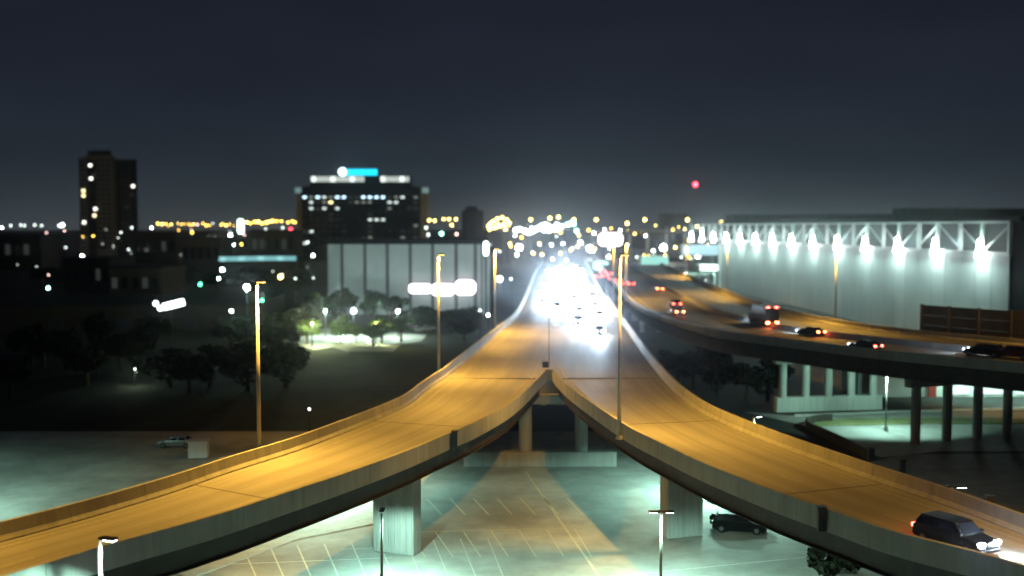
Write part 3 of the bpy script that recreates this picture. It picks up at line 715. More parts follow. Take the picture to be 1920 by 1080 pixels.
for k in range(nb+2):
    child('post', post, hall, (k*bayl, 0, 0))
    if k <= nb:
        child('mullion', mid_, hall, (k*bayl+bayl/2, 0, 0))
        child('brace', X3 if k % 2 else X1, hall, (k*bayl, -.1, 0)); child('brace', X4 if k % 2 else X2, hall, (k*bayl, .3, 0))
# floodlights: photo columns 1842, 1760, 1690 ...
off0 = (wpt(1842)-wA).length
for k in range(nb+3):
    x = off0+k*bayl
    fl = child('floodlight', lampm, hall, (x, 0, 0))
    b_ = child('post', post, hall, (x, 0, 0))
    point(hall, (x, 2.6, ZT0+2.4), 1100, (.55, 1, .90), .4)
    if k < 12:
        spot(hall, (x, 6.0, ZT0+2.5), 5200, (.62, 1, .92), 178, 0.1, 0.5, rot=(R(35), 0, 0))
    else:
        spot(hall, (x, 6.0, ZT0+2.5), 4200, (.62, 1, .92), 178, 0.1, 0.5, rot=(R(35), 0, 0))
# corner pier with yellow wash, downpipe
b = MB(); b.box(wl-.5, wl+2.5, -1.5, .8, 0, ZT0-1); b.obj('corner_pier', M_whitew, hall)
b = MB(); b.box(-40, -0.01, -60, -.5, 0, ZT1+.2); b.obj('dark_wing', M_roof, hall)

# ------------------------------------------------------------------ grey panelled building
D = 348.0
gl = PD(612, 458, D); gr = PD(905, 458, D); gh = gl.z; gw = gr.x-gl.x
gb = empty('grey_building', (gl.x, D, 0), 0, 'grey building with tall wall panels split by dark pilasters', 'building')
cols = [612, 641, 684, 726, 769, 811, 855, 891, 905]
for k in range(8):
    x0 = (cols[k]-612)/2000*D+.55; x1 = (cols[k+1]-612)/2000*D-.55
    b = MB(); b.box(x0, x1, -.4, 0, 0, gh); b.obj('panel', M_grey, gb)
for k in range(1, 8):
    x = (cols[k]-612)/2000*D; b = MB(); b.box(x-.55, x+.55, -.1, .0, 0, gh); b.obj('pilaster', M_seam, gb)
b = MB(); b.box(0, gw, .01, 40, 0, gh); b.obj('wall', M_seam, gb)
b = MB(); b.box(-1.2, gw+.6, -1.0, 41, gh+.01, gh+1.4); b.obj('roof', M_roof, gb)
b = MB(); b.box(gw+.01, gw+2.2, -1.2, 10, 0, gh-2); b.obj('side_wing', M_grey, gb)
# its glowing sign: three overexposed lobes
sg = empty('shop_sign', PD(830, 542, D-3), 0, 'overexposed white sign glowing on the grey building', 'sign')
E_sign = emit('shop_sign_glow', (1.0, 0.90, 0.97), 3.5)
def rounded(w, h, rad, dp, y0=0.0, cx=0.0, cz=0.0):
    rad = min(rad, w*.98, h*.98); pts = []
    for qx, qz, a0 in ((w-rad, h-rad, 0), (-w+rad, h-rad, 90), (-w+rad, -h+rad, 180), (w-rad, -h+rad, 270)):
        for k in range(6): a = R(a0+k*18); pts.append((cx+qx+rad*math.cos(a), cz+qz+rad*math.sin(a)))
    n = len(pts); b = MB(); b.v = [(x, y0-dp, z) for x, z in pts]+[(x, y0, z) for x, z in pts]
    b.f = [tuple(range(n)), tuple(range(2*n-1, n-1, -1))]+[(i, i+n, (i+1) % n+n, (i+1) % n) for i in range(n)]
    return b
def lobe(parent, x0, x1, z0, z1, m, nm='sign_face', dp=.5):
    return rounded((x1-x0)/2, (z1-z0)/2, (.75*(z1-z0)/2), dp, cx=(x0+x1)/2, cz=(z0+z1)/2).obj(nm, m, parent)
s_ = D/2000
lobe(sg, -63*s_, -21*s_, -8*s_, 10*s_, E_sign); lobe(sg, -20.8*s_, 22*s_, -12*s_, 10*s_, E_sign); lobe(sg, 22.2*s_, 62*s_, -11*s_, 17*s_, E_sign)
q = MB(); q.box(-60*s_, 60*s_, 0, 2.5, -3*s_, 3*s_); q.obj('sign_frame', M_dark, sg)
vs = empty('pylon_sign', PD(911, 466, D-8), 0, 'narrow upright white sign beside the right end of the grey building', 'sign')
lobe(vs, -4.5*s_, 4.5*s_, -13*s_, 13*s_, emit('pylon_glow', (.9, 1, .97), 6)); q = MB(); q.tube((0, .3, -PD(911,466,D-8).z), (0, .3, -13*s_), .3); q.obj('pole', M_dark, vs)
for px, e in ((625, 9000), (700, 9000), (790, 9000), (880, 11000)):   # yard lights in front of the facade
    p = PD(px, 590, D-26); t = empty('yard_light', (p.x, p.y, 0), 0, 'low white yard lamp washing the grey building', 'lamp', 'yard lamps in front of the grey building')
    b = MB(); b.tube((0,0,0), (0,0,4.5), .1, .07); b.obj('pole', M_dark, t)
    b = MB(); b.box(-.4, .4, -.2, .2, 4.5, 4.8); b.obj('lamp_head', M_dark, t)
    spot(t, (0, .3, 4.9), e*.55, (.72, 1, .96), 140, .5, .3, rot=(R(100), 0, 0))

# ------------------------------------------------------------------ high hotel block with the cyan roof sign
D = 900.0; s_ = D/2000
hb = empty('high_rise', (PD(678, 425, D).x, D, 0), 0, 'wide dark high rise with lit top floors under a cyan roof sign', 'building')
def hx(px): return (px-678)*s_
def hz(py): return CAM_Z+(425-py)*s_
M_hr = mat('high_rise_cladding', (.012, .013, .015), .8, .2, .1)
b = MB(); b.box(hx(566), hx(788), 0, 30, 0, hz(352)); b.obj('wall', M_hr, hb)
for x0, x1 in ((555, 565.8), (788.2, 800)):
    b = MB(); b.box(hx(x0), hx(x1), 3, 27, 0, hz(350)); b.obj('corner_tower', M_tower, hb)
b = MB(); b.box(hx(580), hx(768), 4, 26, hz(352)+.02, hz(328)); b.obj('penthouse', M_hr, hb)
b = MB(); b.box(hx(572), hx(780), -.6, 30.5, hz(352)+.01, hz(350)); b.obj('roof', M_roof, hb)
E_fas = emit('lit_fascia', (.75, .85, .78), .75); E_cy = emit('cyan_sign_glow', (.01, .75, 1.0), 1.6); E_cw = emit('emblem_glow', (.75, .95, 1), 4)
for x0, x1 in ((583, 683), (713, 767)):
    n = int((x1-x0)/9)
    for k in range(n):
        b = MB(); a0 = x0+(x1-x0)*k/n; b.box(hx(a0)+.1, hx(a0+(x1-x0)/n)-.1, 3.4, 3.99, hz(341), hz(331)); b.obj('light_panel', E_fas if k % 4 else emit('lit_fascia_bright', (.85, .95, .9), 1.6), hb)
for px in (559, 797):
    b = MB(); b.box(hx(px-6), hx(px+6), 2.5, 2.99, hz(362), hz(352)); b.obj('crown_light', emit('crown_glow', (.45, .75, .75), .35), hb)
sg = child('sign', MB().box(hx(648), hx(707), 3.0, 3.9, hz(329), hz(317.5)).mesh('sign', E_cy), hb)
child('emblem', MB().tube((hx(642), 3.0, hz(322.5)), (hx(642), 3.9, hz(322.5)), 3.4, n=18).mesh('emblem', E_cw), sg)
win = MB().box(-1.5, 1.5, -.12, -.01, -.9, .9)
wm = {k: win.mesh('window', m) for k, m in (('d', M_glassd), ('b', emit('blue_window', (.55, .80, 1), 3.2)), ('c', emit('cool_window', (.8, .95, .9), 1.4)), ('y', emit('warm_window', (1, .85, .4), 3.5)), ('m', emit('mid_window', (.75, .85, .7), .30)), ('g', emit('dim_window', (.5, .55, .5), .05)))}
rows = [370, 379.5, 391, 402, 412, 423, 434, 445, 456]
bright = {(370, 577):'b', (370, 597):'b', (370, 611):'c', (370, 636):'b', (370, 647):'b', (370, 685):'b', (370, 697):'b', (370, 709):'b', (370, 722):'b', (370, 759):'c',
 (379.5, 623):'y', (379.5, 585):'c', (379.5, 726):'c', (379.5, 739):'c', (391, 585):'c', (391, 611):'c', (391, 635):'c', (412, 690):'c', (412, 712):'c', (412, 718):'c', (434, 585):'c', (434, 759):'g', (456, 577):'c'}
hits = {}
for (ry, rx), v in bright.items(): hits[(ry, round((rx-572)/12.2))] = v
for ry in rows:
    for k in range(18):
        v = hits.get((ry, k)) or (random.choice('mgg') if random.random() < (.4 if ry < 400 else .16) else 'd')
        child('window', wm[v], hb, (hx(572+k*12.2), 0, hz(ry)))
# ------------------------------------------------------------------ far left apartment towers
D = 1000.0; s_ = D/2000
tw = empty('apartment_tower', (PD(182, 425, D).x, D, 0), 0, 'tall dark apartment tower on the left skyline with a few lit windows', 'building', 'apartment towers on the left skyline')
def tx(px): return (px-182)*s_
b = MB(); b.box(tx(150), tx(214), 0, 10, 0, hz(300)+2); b.obj('wall', M_tower, tw)
b = MB(); b.box(tx(165), tx(214), -2.5, -.01, 0, hz(296)+2); b.obj('balcony_bay', M_tower, tw)
b = MB(); b.box(tx(166), tx(205), 2, 9, hz(300)+2.02, hz(287)+2); b.obj('roof', M_roof, tw)
b = MB(); b.box(tx(168), tx(184), -2.9, -2.51, 0, hz(300)); b.obj('shade_strip', M_roof, tw)  # dark strip standing proud; the shade of a recess put into colour
t2 = empty('apartment_tower', (PD(233, 425, D).x, D, 0), 0, 'narrower darker tower joined on the right of the tall one', 'building', 'apartment towers on the left skyline')
b = MB(); b.box(-18*s_, 16*s_, 6, 14, 0, hz(305)+2); b.obj('wall', M_brick, t2)
b = MB(); b.box(-18.5*s_, 16.5*s_, 5.6, 14.4, hz(305)+2.02, hz(303)+2); b.obj('roof', M_roof, t2)
w2 = MB().box(-1.35, 1.35, -.15, -.01, -1.2, 1.2)
w2m = {'w': w2.mesh('window', emit('white_window', (1, .97, .85), 3.5)), 'y': w2.mesh('window', emit('yellow_window', (1, .85, .45), 3.5)), 'd': w2.mesh('window', M_glassd), 'g': w2.mesh('window', wm['g'].materials[0])}
lit = [(174,311,'w'), (180,328,'g'), (175,335.5,'w'), (158,358,'y'), (158,367,'y'), (182,392,'w'), (180,404,'y'), (158,417,'w')]
for py in range(306, 470, 9):
    for px in (155, 163, 176, 189, 198, 207):
        y = -2.5 if px > 166 else 0
        if px == 176: y = -2.9
        if any(abs(px-a) < 8 and abs(py-b_) < 7 for a, b_, _ in lit): continue
        child('window', w2m['d'], tw, (tx(px), y, (CAM_Z+2+(425-py)*s_)))
for px, py, v in lit: child('window', w2m[v], tw, (tx(px), -2.9 if px > 166 else 0, CAM_Z+(425-py)*s_))
for py in range(312, 470, 10):
    for px in (222, 231, 247):
        child('window', w2m['d'], t2, ((px-233)*s_, 6, CAM_Z+(425-py)*s_))
for px, py, v in ((247, 349, 'w'), (244, 365, 'g'), (235, 388, 'g'), (240, 428, 'g')): child('window', w2m[v], t2, ((px-233)*s_, 5.8, CAM_Z+(425-py)*s_))
# dark round topped tower
D = 560.0; p = PD(886, 425, D); s_ = D/2000
ct = empty('round_tower', (p.x, D, 0), 0, 'dark round topped tower behind the right end of the grey building', 'building')
b = MB(); b.tube((0,0,0), (0,0,CAM_Z+(425-395)*s_), 20*s_, n=28); b.obj('wall', M_brick, ct, smooth=False)
b = MB(); b.tube((-2*s_,0,CAM_Z+30*s_+.02), (-2*s_,0,CAM_Z+38*s_), 13*s_, 9*s_, n=24); b.obj('roof', M_roof, ct)
# mast with the red light
D = 1300.0; p = PD(1304, 349, D)
mm_ = empty('radio_mast', (p.x, D, 0), 0, 'lattice radio mast with a red warning light on top', 'mast')
b = MB(); w = 1.6
for sx_, sy_ in ((-1,-1),(1,-1),(1,1),(-1,1)): b.bar((sx_*w, sy_*w, 0), (sx_*.4, sy_*.4, p.z), .3)
b.obj('frame', M_dark, mm_)
b = MB()
for k in range(16):
    z0 = p.z*k/16; z1 = p.z*(k+1)/16; r0 = w+(0.4-w)*k/16; r1 = w+(0.4-w)*(k+1)/16
    b.bar((-r0, -r0, z0), (r1, -r1, z1), .2); b.bar((r0, -r0, z0), (-r1, -r1, z1), .2)
b.obj('lattice', M_dark, mm_)
b = MB(); b.ball((0, 0, p.z+2), 2.4); b.obj('warning_light', E_red, mm_)

# ------------------------------------------------------------------ other far buildings
def block(px0, px1, pyt, D, m, label, depth=30, roof=True, wins=0, name='low_building', cat='building', group=None, wy=None):
    a = PD(px0, pyt, D); c = PD(px1, pyt, D); t = empty(name, ((a.x+c.x)/2, D, 0), 0, label, cat, group); w = (c.x-a.x)/2; h = a.z
    b = MB(); b.box(-w, w, 0, depth, 0, h); b.obj('wall', m, t)
    b = MB(); b.box(-w-.4, w+.4, -.4, depth+.4, h+.01, h+.6); b.obj('roof', M_roof, t)
    if wins:
        for k in range(wins):
            x = -w+(k+.5)*2*w/wins; q = MB(); q.box(x-w/wins*.55, x+w/wins*.55, -.1, -.01, h*.45, h*.75)
            q.obj('window', wm['g'].materials[0] if random.random() < .35 else M_glassd, t)
    return t, w, h
block(-30, 75, 442, 700, M_brick, 'low dark block at the far left edge of the skyline', wins=6)
block(252, 330, 436, 760, M_brick, 'dark block right of the apartment towers', wins=5)
block(340, 412, 446, 620, M_brick, 'dark block left of the teal lit roof', wins=5)
block(470, 553, 432, 800, M_brick, 'dark block just left of the high rise', wins=6)
block(118, 205, 486, 430, M_brick, 'low dark house row below the apartment towers', wins=6)
t, w, h = block(205, 300, 503, 390, M_tan, 'low brown building faintly lit, below the narrow tower', wins=5)
t, w, h = block(1245, 1290, 402, 900, M_brick, 'dark block on the skyline left of the radio mast', wins=4)
t, w, h = block(1375, 1700, 403, 820, M_roof, 'long black roof rising just above the white building')
block(1701, 2080, 392, 800, M_roof, 'higher black roof at the upper right, above the white building')
# big dark warehouse with the tilted white sign
a = P(58, 640); wh = empty('warehouse', (-105, 290, 0), R(4), 'wide unlit warehouse roof behind the dark field at left', 'building')
b = MB(); b.box(-34, 36, 0, 45, 0, 7.0); b.obj('wall', M_brick, wh)
b = MB(); b.box(-34.5, 36.5, -.5, 45.5, 7.01, 7.6); b.obj('roof', M_roof, wh)
for k in range(7):
    b = MB(); b.box(-30+k*9, -26+k*9, -.12, -.01, 0.1, 4); b.obj('door', M_dark, wh)
sg = empty('roadside_sign', PD(320, 571, 262), 0, 'tilted white lit sign in front of the unlit warehouse', 'sign')
s_ = 262/2000
b = MB(); b.bar((-15*s_, 0, -5*s_), (26*s_, 0, 5*s_), .4, 13*s_, up=Vector((0,0,1))); b.obj('sign_face', emit('roadside_sign_glow', (.85, .97, 1), 6), sg, bevel=.4)
for dx, dz, r in ((-28, 2, 5), (-20, -7, 5)):
    b = MB(); b.ball((dx*s_, 0, dz*s_), r*s_); b.obj('sign_lamp', emit('roadside_sign_glow', (.85, .97, 1), 6), sg)
b = MB(); b.tube((0, .3, -PD(320,571,262).z), (0, .3, 0), .18); b.bar((-29*s_, .3, -1*s_), (15*s_, .3, -1*s_), .15); b.obj('pole', M_dark, sg)
# teal lit roof fascia
D = 520.0; s_ = D/2000
t, w, h = block(412, 556, 484, D, M_brick, 'low building with a long pale teal lit roof edge', depth=18)
for k in range(12):
    x0 = -w+2*w*k/12; b = MB(); zz = (k-6)*.05 if k < 6 else 0; b.box(x0+.05, x0+w/6-.05, -1.0, -.5, h-1.2+zz, h+1.0+zz); b.obj('lit_fascia_panel', emit('teal_fascia', (.25, .62, .65), .8 if k % 3 else 1.1) if k % 3 else emit('teal_fascia_b', (.35, .75, .75), 1.0), t)
# overpass far away and lit strips near the centre
D = 900.0; op = empty('overpass', (0, 0, 0), 0, 'distant overpass crossing behind the white pylon sign', 'bridge')
a, c = PD(1095, 437, D), PD(1300, 436, D)
b = MB(); b.bar(a, c, 10, 1.6); b.obj('deck', M_tan, op)
b = MB(); b.bar(a+Vector((0,-5.2,1.4)), c+Vector((0,-5.2,1.4)), .3, 1.0); b.obj('parapet', M_conc, op)
for k in range(6):
    p = a.lerp(c, (k+.5)/6); b = MB(); b.box(p.x-1, p.x+1, D-3, D+3, 0, p.z-.9); b.obj('pier', M_conc, op)
def panel_sign(px0, px1, py0, py1, D, m, label, cat='sign', name='lit_sign', base=True, dp=.6, bev=True):
    c = PD((px0+px1)/2, (py0+py1)/2, D); s = D/2000; t = empty(name, c, 0, label, cat); w = (px1-px0)/2*s; h = (py1-py0)/2*s
    b = rounded(w, h, min(w, h)*(.75 if bev else .08), dp); b.obj('sign_face', m, t)
    if base:
        for sx_ in (-.6, .6): b = MB(); b.tube((sx_*w, .4, -c.z), (sx_*w, .4, h*.6), .28); b.obj('post', M_dark, t)
    return t
panel_sign(1122, 1167, 437, 461, 760, emit('pink_white_glow', (1, .85, .92), 5), 'bright white and pink billboard above the far traffic')
panel_sign(446, 457, 411, 438, 850, emit('tall_white_glow', (.75, 1, .92), 5), 'bright upright white sign on the skyline left of the high rise')
panel_sign(1112, 1141, 490, 506, 500, emit('pale_green_glow', (.55, 1, .8), 1.6), 'pale green lit panel just right of the truck on the viaduct')
panel_sign(1145, 1162, 497, 508, 500, emit('teal_panel_glow', (.06, .55, .42), .9), 'small teal lit panel right of the pale green one')
M_gs = mat('green_guide_sign', (.02, .16, .09), .6, .15, .5)
for px0, px1, lb in ((1183, 1228, 'dim green road sign left of the other, over the freeway'), (1250, 1276, 'smaller dim green road sign over the freeway')):
    panel_sign(px0, px1, 511, 527, 400, M_gs, lb, 'road sign', 'road_sign', bev=False)
# filling station like canopy and bright lit yard beyond the freeway
D = 560.0
def canopy(px0, px1, py, thick, D, e, label, en, colr=LED):
    c = PD((px0+px1)/2, py, D); s = D/2000; w = (px1-px0)/2*s; t = empty('lit_canopy', (c.x, D, 0), 0, label, 'canopy')
    b = MB(); b.box(-w, w, 0, 14, c.z, c.z+thick); b.obj('roof', M_whitew, t)
    b = MB(); b.box(-w, w, -.3, -.01, c.z-.1, c.z+thick); b.obj('fascia', e, t)
    for x in (-w*.8, 0, w*.8): b = MB(); b.box(x-.3, x+.3, 6, 6.6, 0, c.z); b.obj('column', M_whitew, t)
    spot(t, (0, 7, c.z-.2), en, colr, 150, .4, .5)
    return t
canopy(1202, 1253, 496, 4.0, 520, emit('canopy_glow_a', (.40, .95, .82), .75), 'teal lit canopy left of the white floodlit building', 30000)
canopy(1280, 1346, 478, 6.0, 640, emit('canopy_glow_b', (.55, .9, 1), .9), 'long pale blue lit canopy by the corner of the white building', 40000)
canopy(1313, 1349, 507, 2.6, 500, emit('canopy_glow_c', (.8, 1, .92), 3.0), 'small bright canopy right beside the corner of the white building', 30000)
yl = empty('light_row', PD(1280, 528, 430), 0, 'slanting row of bright white strip lights in the yard left of the white building', 'lights')
for k in range(8):
    p = PD(1282+k*8.8, 530+k*3.6, 430-k*14)-yl.location; b = MB(); b.ball((p.x, p.y, p.z), .85, sz=.7); b.obj('strip_lamp', E_wht, yl)
    b = MB(); b.tube((p.x, p.y, -yl.location.z), (p.x, p.y, p.z-.5), .08); b.obj('post', M_dark, yl)
# building seen behind the freeway columns
lb_ = empty('white_shop', (P(1672, 776).x, P(1672, 776).y+16, 0), R(2), 'low white shop front brightly lit behind the dark freeway columns', 'building')
b = MB(); b.box(0, 12, 0, 8, 0, 8); b.obj('wall', M_grey, lb_)  # greyer than the right part: its weaker light is put into the colour
b = MB(); b.box(12.01, 13.2, -.3, 8, 0, 8); b.obj('red_pilaster', mat('red_wall', (.35,.05,.04), .7), lb_)
b = MB(); b.box(13.21, 45, 0, 8, 0, 8); b.obj('wall', M_whitew, lb_)
b = MB(); b.box(-1, 46, -1, 9, 8.01, 8.6); b.obj('roof', M_roof, lb_)
for k in range(5):
    b = MB(); b.box(15+k*6, 19+k*6, -.12, -.01, .4, 4.2); b.obj('shop_window', emit('shop_window_glow', (.75, 1, .95), 1.2), lb_)
    spot(lb_, (17+k*6, -3.0, 7.0), 4200, LED, 150, .4, .2, rot=(R(15), 0, 0))

# ------------------------------------------------------------------ low walls, fence, bushes at right
wl_ = empty('low_wall', (0,0,0), 0, 'low dark wall curving along the access road behind the right ramp', 'wall')
pts = [P(1560, 790), P(1530, 792), P(1511, 800), P(1530, 812), P(1565, 828), P(1600, 846), P(1633, 864)]
cv = smooth(pts, 22)
for k in range(21):
    b = MB(); b.bar(cv[k]+Vector((0,0,.55)), cv[k+1]+Vector((0,0,.55))-(cv[k+1]-cv[k]).normalized()*.04, .35, 1.1); b.obj('wall_block', M_brick, wl_)
b = MB(); p = cv[-1]; b.box(p.x-.35, p.x+.35, p.y-.35, p.y+.35, 0, 1.6); b.obj('end_post', M_dark, wl_)
p = P(1692, 886); b = MB(); b.box(-.3, .3, -.3, .3, 0, 1.5); b.box(-.4, .4, -.4, .4, 1.5, 1.62); tag(b.obj('bollard', M_dark, loc=p), 'dark bollard beside the far parapet of the right ramp', 'bollard')

def crown_mesh(name, n, m, seed, rx=1.0, rz=1.0, leaf=.13, clumps=16):
    rnd = random.Random(seed); b = MB(); cl = []
    for k in range(clumps):
        while True:
            v = Vector((rnd.uniform(-1,1), rnd.uniform(-1,1), rnd.uniform(-1,1)))
            if .25 < v.length < .95: break
        cl.append((v, rnd.uniform(.22, .42)))
    for k in range(n):
        c, r = rnd.choice(cl); d = Vector((rnd.gauss(0,1), rnd.gauss(0,1), rnd.gauss(0,1))).normalized()*r*rnd.uniform(.6, 1.05)
        p = c*.8+d; p = Vector((p.x*rx, p.y*rx, p.z*rz))
        a = Vector((rnd.gauss(0,1), rnd.gauss(0,1), rnd.gauss(0,.6))).normalized()*leaf*rnd.uniform(.6,1.3); e = a.cross(Vector((rnd.gauss(0,1), rnd.gauss(0,1), rnd.gauss(0,1)))).normalized()*leaf*.7
        b.quad(p-a, p-e, p+a, p+e)
    return b.mesh(name, m)
crowns = [crown_mesh('crown', 1500, M_leaf, s, 1.0, rz_) for s, rz_ in ((1, .9), (2, 1.15), (3, .8))]
crownd = [crown_mesh('crown', 1300, M_leafd, s, 1.0, rz_) for s, rz_ in ((4, .9), (5, 1.2))]
trunk = MB(); trunk.tube((0,0,0), (0,0,.62), .055, .035, 9)
for a in range(5):
    t_ = a*1.257; trunk.tube((0,0,.36+.04*a), (math.cos(t_)*.3, math.sin(t_)*.3, .75+.05*a), .022, .008, 6)
trunkm = trunk.mesh('trunk', M_bark)
def tree(loc, h, r, me, label, group, rz=0.0):
    t = empty('tree', loc, rz, label, 'tree', group)
    child('trunk', trunkm, t, scale=(h, h, h)); child('crown', me, t, (0, 0, h*.64), rz, (r, r, h*.38)); return t
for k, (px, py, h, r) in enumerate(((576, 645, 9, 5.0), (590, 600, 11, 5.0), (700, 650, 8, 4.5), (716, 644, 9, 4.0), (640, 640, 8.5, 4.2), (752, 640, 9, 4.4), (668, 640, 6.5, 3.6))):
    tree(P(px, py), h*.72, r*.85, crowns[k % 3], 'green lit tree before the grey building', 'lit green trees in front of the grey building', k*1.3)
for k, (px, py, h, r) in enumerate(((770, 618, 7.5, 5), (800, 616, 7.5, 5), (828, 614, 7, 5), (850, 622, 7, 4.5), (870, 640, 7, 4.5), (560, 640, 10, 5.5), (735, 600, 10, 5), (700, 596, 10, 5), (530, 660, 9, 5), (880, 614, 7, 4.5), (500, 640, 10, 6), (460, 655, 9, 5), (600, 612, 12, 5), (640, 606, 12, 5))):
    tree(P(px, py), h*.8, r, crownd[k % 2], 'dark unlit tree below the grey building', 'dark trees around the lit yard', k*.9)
for k in range(16):
    px = 20+k*34+random.uniform(-8, 8); tree(P(px, 690+random.uniform(-40, 60)), random.uniform(6, 9), random.uniform(3.5, 5), crownd[k % 2], 'barely visible black tree in the dark field', 'black trees in the dark field', k*1.7)
for k in range(10):
    tree(P(90+k*52+random.uniform(-10, 10), 552+random.uniform(-14, 5)), random.uniform(9, 12), random.uniform(6, 8), crownd[k % 2], 'dark tree in the tree belt behind the warehouse', 'tree belt behind the warehouse', k*1.1)
for k, (px, py) in enumerate(((1300, 730), (1345, 742), (1400, 750), (1440, 752), (1270, 716), (1330, 712))):
    tree(P(px, py), 6.5, 4.2, crownd[k % 2], 'dark tree in the gap between the right ramp and the freeway', 'dark trees between ramp and freeway', k*1.9)
bushm = crown_mesh('bush', 700, M_leafd, 11, 1.0, .8, .2, 16)
for px, py, r, lb in ((1548, 1082, 1.8, 'dark bush at the bottom border under the right ramp'), (1590, 1070, 2.2, 'tall dark bush under the right ramp at the bottom'), (1345, 990, .9, 'low tuft at the foot of the right ribbed pier')):
    p = P(px, py); o = bpy.data.objects.new('bush', bushm); col.objects.link(o); o.location = (p.x, p.y, r*.75); o.scale = (r, r*.9, r*.9); tag(o, lb, 'bush')
p = P(757, 1030); b = MB(); b.tube((0,0,0), (0,0,.95), .36, .42, 14); b.tube((0,0,.95), (0,0,1.05), .44, .40, 14); tag(b.obj('litter_bin', M_dark, loc=p), 'round dark bin at the foot of the left ribbed pier', 'bin')

# lit ground in the yard in front of the grey building
sheet('yard_pavement', [P(552, 645), P(590, 656), P(622, 650), P(650, 659), P(738, 659), P(752, 645), P(790, 640), P(800, 628), P(720, 622), P(660, 618), P(580, 615), P(560, 628)], M_street, 0.010)

# ------------------------------------------------------------------ far street lamps
pole_far = MB().tube((0,0,0), (0,0,1), .16, .10, 8).mesh('pole', M_dark)
globes = {}
def globe(m, r):
    k = (m.name, round(r, 2))
    if k not in globes: globes[k] = MB().ball((0,0,0), r).mesh('lamp', m, True)
    return globes[k]
def far_lamp(px, py, m, rpx, label, group, D=None, light=0, colr=None):
    if D is None:
        D = (CAM_Z-9)*2000/(py-425) if py > 425 else 1e9
        D = min(D, 760+((px*37+py*13) % 200))
    p = PD(px, py, D); t = empty('street_lamp', (p.x, p.y, 0), 0, label, 'street lamp', group)
    r = max(.18, 1.5*rpx*D/2000); child('pole', pole_far, t, scale=(1, 1, max(1, p.z-r))); child('lamp', globe(m, r), t, (0, 0, p.z))
    if light: point(t, (0, 0, p.z-r-.3), light, colr)
    return t
A_ = 'amber street lamps on the horizon'
def many(lst, m, r, label, group, **k):
    for px, py in lst: far_lamp(px, py, m, r, label, group, **k)
for k_ in range(24):
  if k_ not in (5, 13, 18): many([(297+k_*6.1+random.uniform(-2, 2), 421+random.uniform(-2.2, 2.0))], random.choice((E_amb, E_amb, E_yel, E_pink, E_dim)), random.uniform(.6, 1.3), 'amber lamp in the long horizon row right of the towers', A_)
for k_ in range(9): many([(462+k_*7.2+random.uniform(-2, 2), 417+random.uniform(-3, 2))], E_amb if k_ % 3 else E_yel, random.uniform(1.1, 1.8), 'amber lamp in the bright horizon cluster left of the high rise', A_)
many([(528, 415), (540, 417), (548, 415), (553, 417)], E_amb, 1.1, 'small amber lamp touching the left side of the high rise', A_)
many([(805, 413), (815, 414), (832, 411), (842, 411), (855, 411), (847, 422)], E_yel, 1.4, 'amber lamp between high rise and round tower', A_)
many([(916, 424), (925, 415), (933, 410), (942, 408), (950, 412), (955, 418), (918, 430), (938, 424), (948, 430), (926, 427), (933, 420), (945, 420), (920, 419)], E_yel, 1.7, 'yellow lamp in the cluster right of round tower', A_)
many([(956, 457), (1000, 475), (1011, 457), (1016, 477), (1051, 475), (1070, 469), (1266, 464), (1292, 451), (1083, 462), (1036, 486), (1062, 488)], E_yel, 1.4, 'yellow street lamp beside the viaduct end', A_)
for px, lb in ((995, 'single amber lamp above the left part of the glare'), (1031, 'left one of the close pair of high amber lamps'), (1047, 'right one of the close pair of high amber lamps'), (1076, 'amber lamp just right of the close pair'), (1118, 'lone amber lamp above the billboard'), (1176, 'slightly lower amber lamp right of the billboard'), (1209, 'amber lamp over the far overpass'), (1289, 'amber lamp below the radio mast'), (1353, 'amber lamp at the left end of the white building roof')):
    far_lamp(px, {1031:409, 1047:407, 1176:419, 1353:417}.get(px, 412), E_yel, 1.7, lb, A_)
many([(967, 432), (975, 430), (984, 433), (991, 436), (998, 434), (1004, 430), (1010, 427), (1016, 424), (1022, 422), (1028, 424), (1034, 427), (1020, 431), (1030, 432), (1044, 422), (1052, 425), (1044, 430)], E_wht, 2.3, 'white lamp in the bright band over the viaduct', 'white lights over the far end of the viaduct')
many([(1069, 419), (1076, 420), (1081, 433), (1063, 421)], E_teal, 2.2, 'teal white lamp right of the bright band', 'white lights over the far end of the viaduct')
for px, py, lb in ((973, 464, 'large white lamp left of the traffic glare'), (1106, 466, 'large white lamp left of the billboard'), (1244, 464, 'large white lamp over the teal canopy')):
    far_lamp(px, py, E_wht2, 3.4, lb, 'large white high mast lamps', light=9000, colr=(1, .9, .7))
many([(1034, 459), (1179, 457), (1213, 454), (1211, 442), (1144, 466), (1286, 428), (1090, 456), (1225, 470)], E_wht, 1.2, 'small white city lamp behind the freeway', 'small white city lamps')
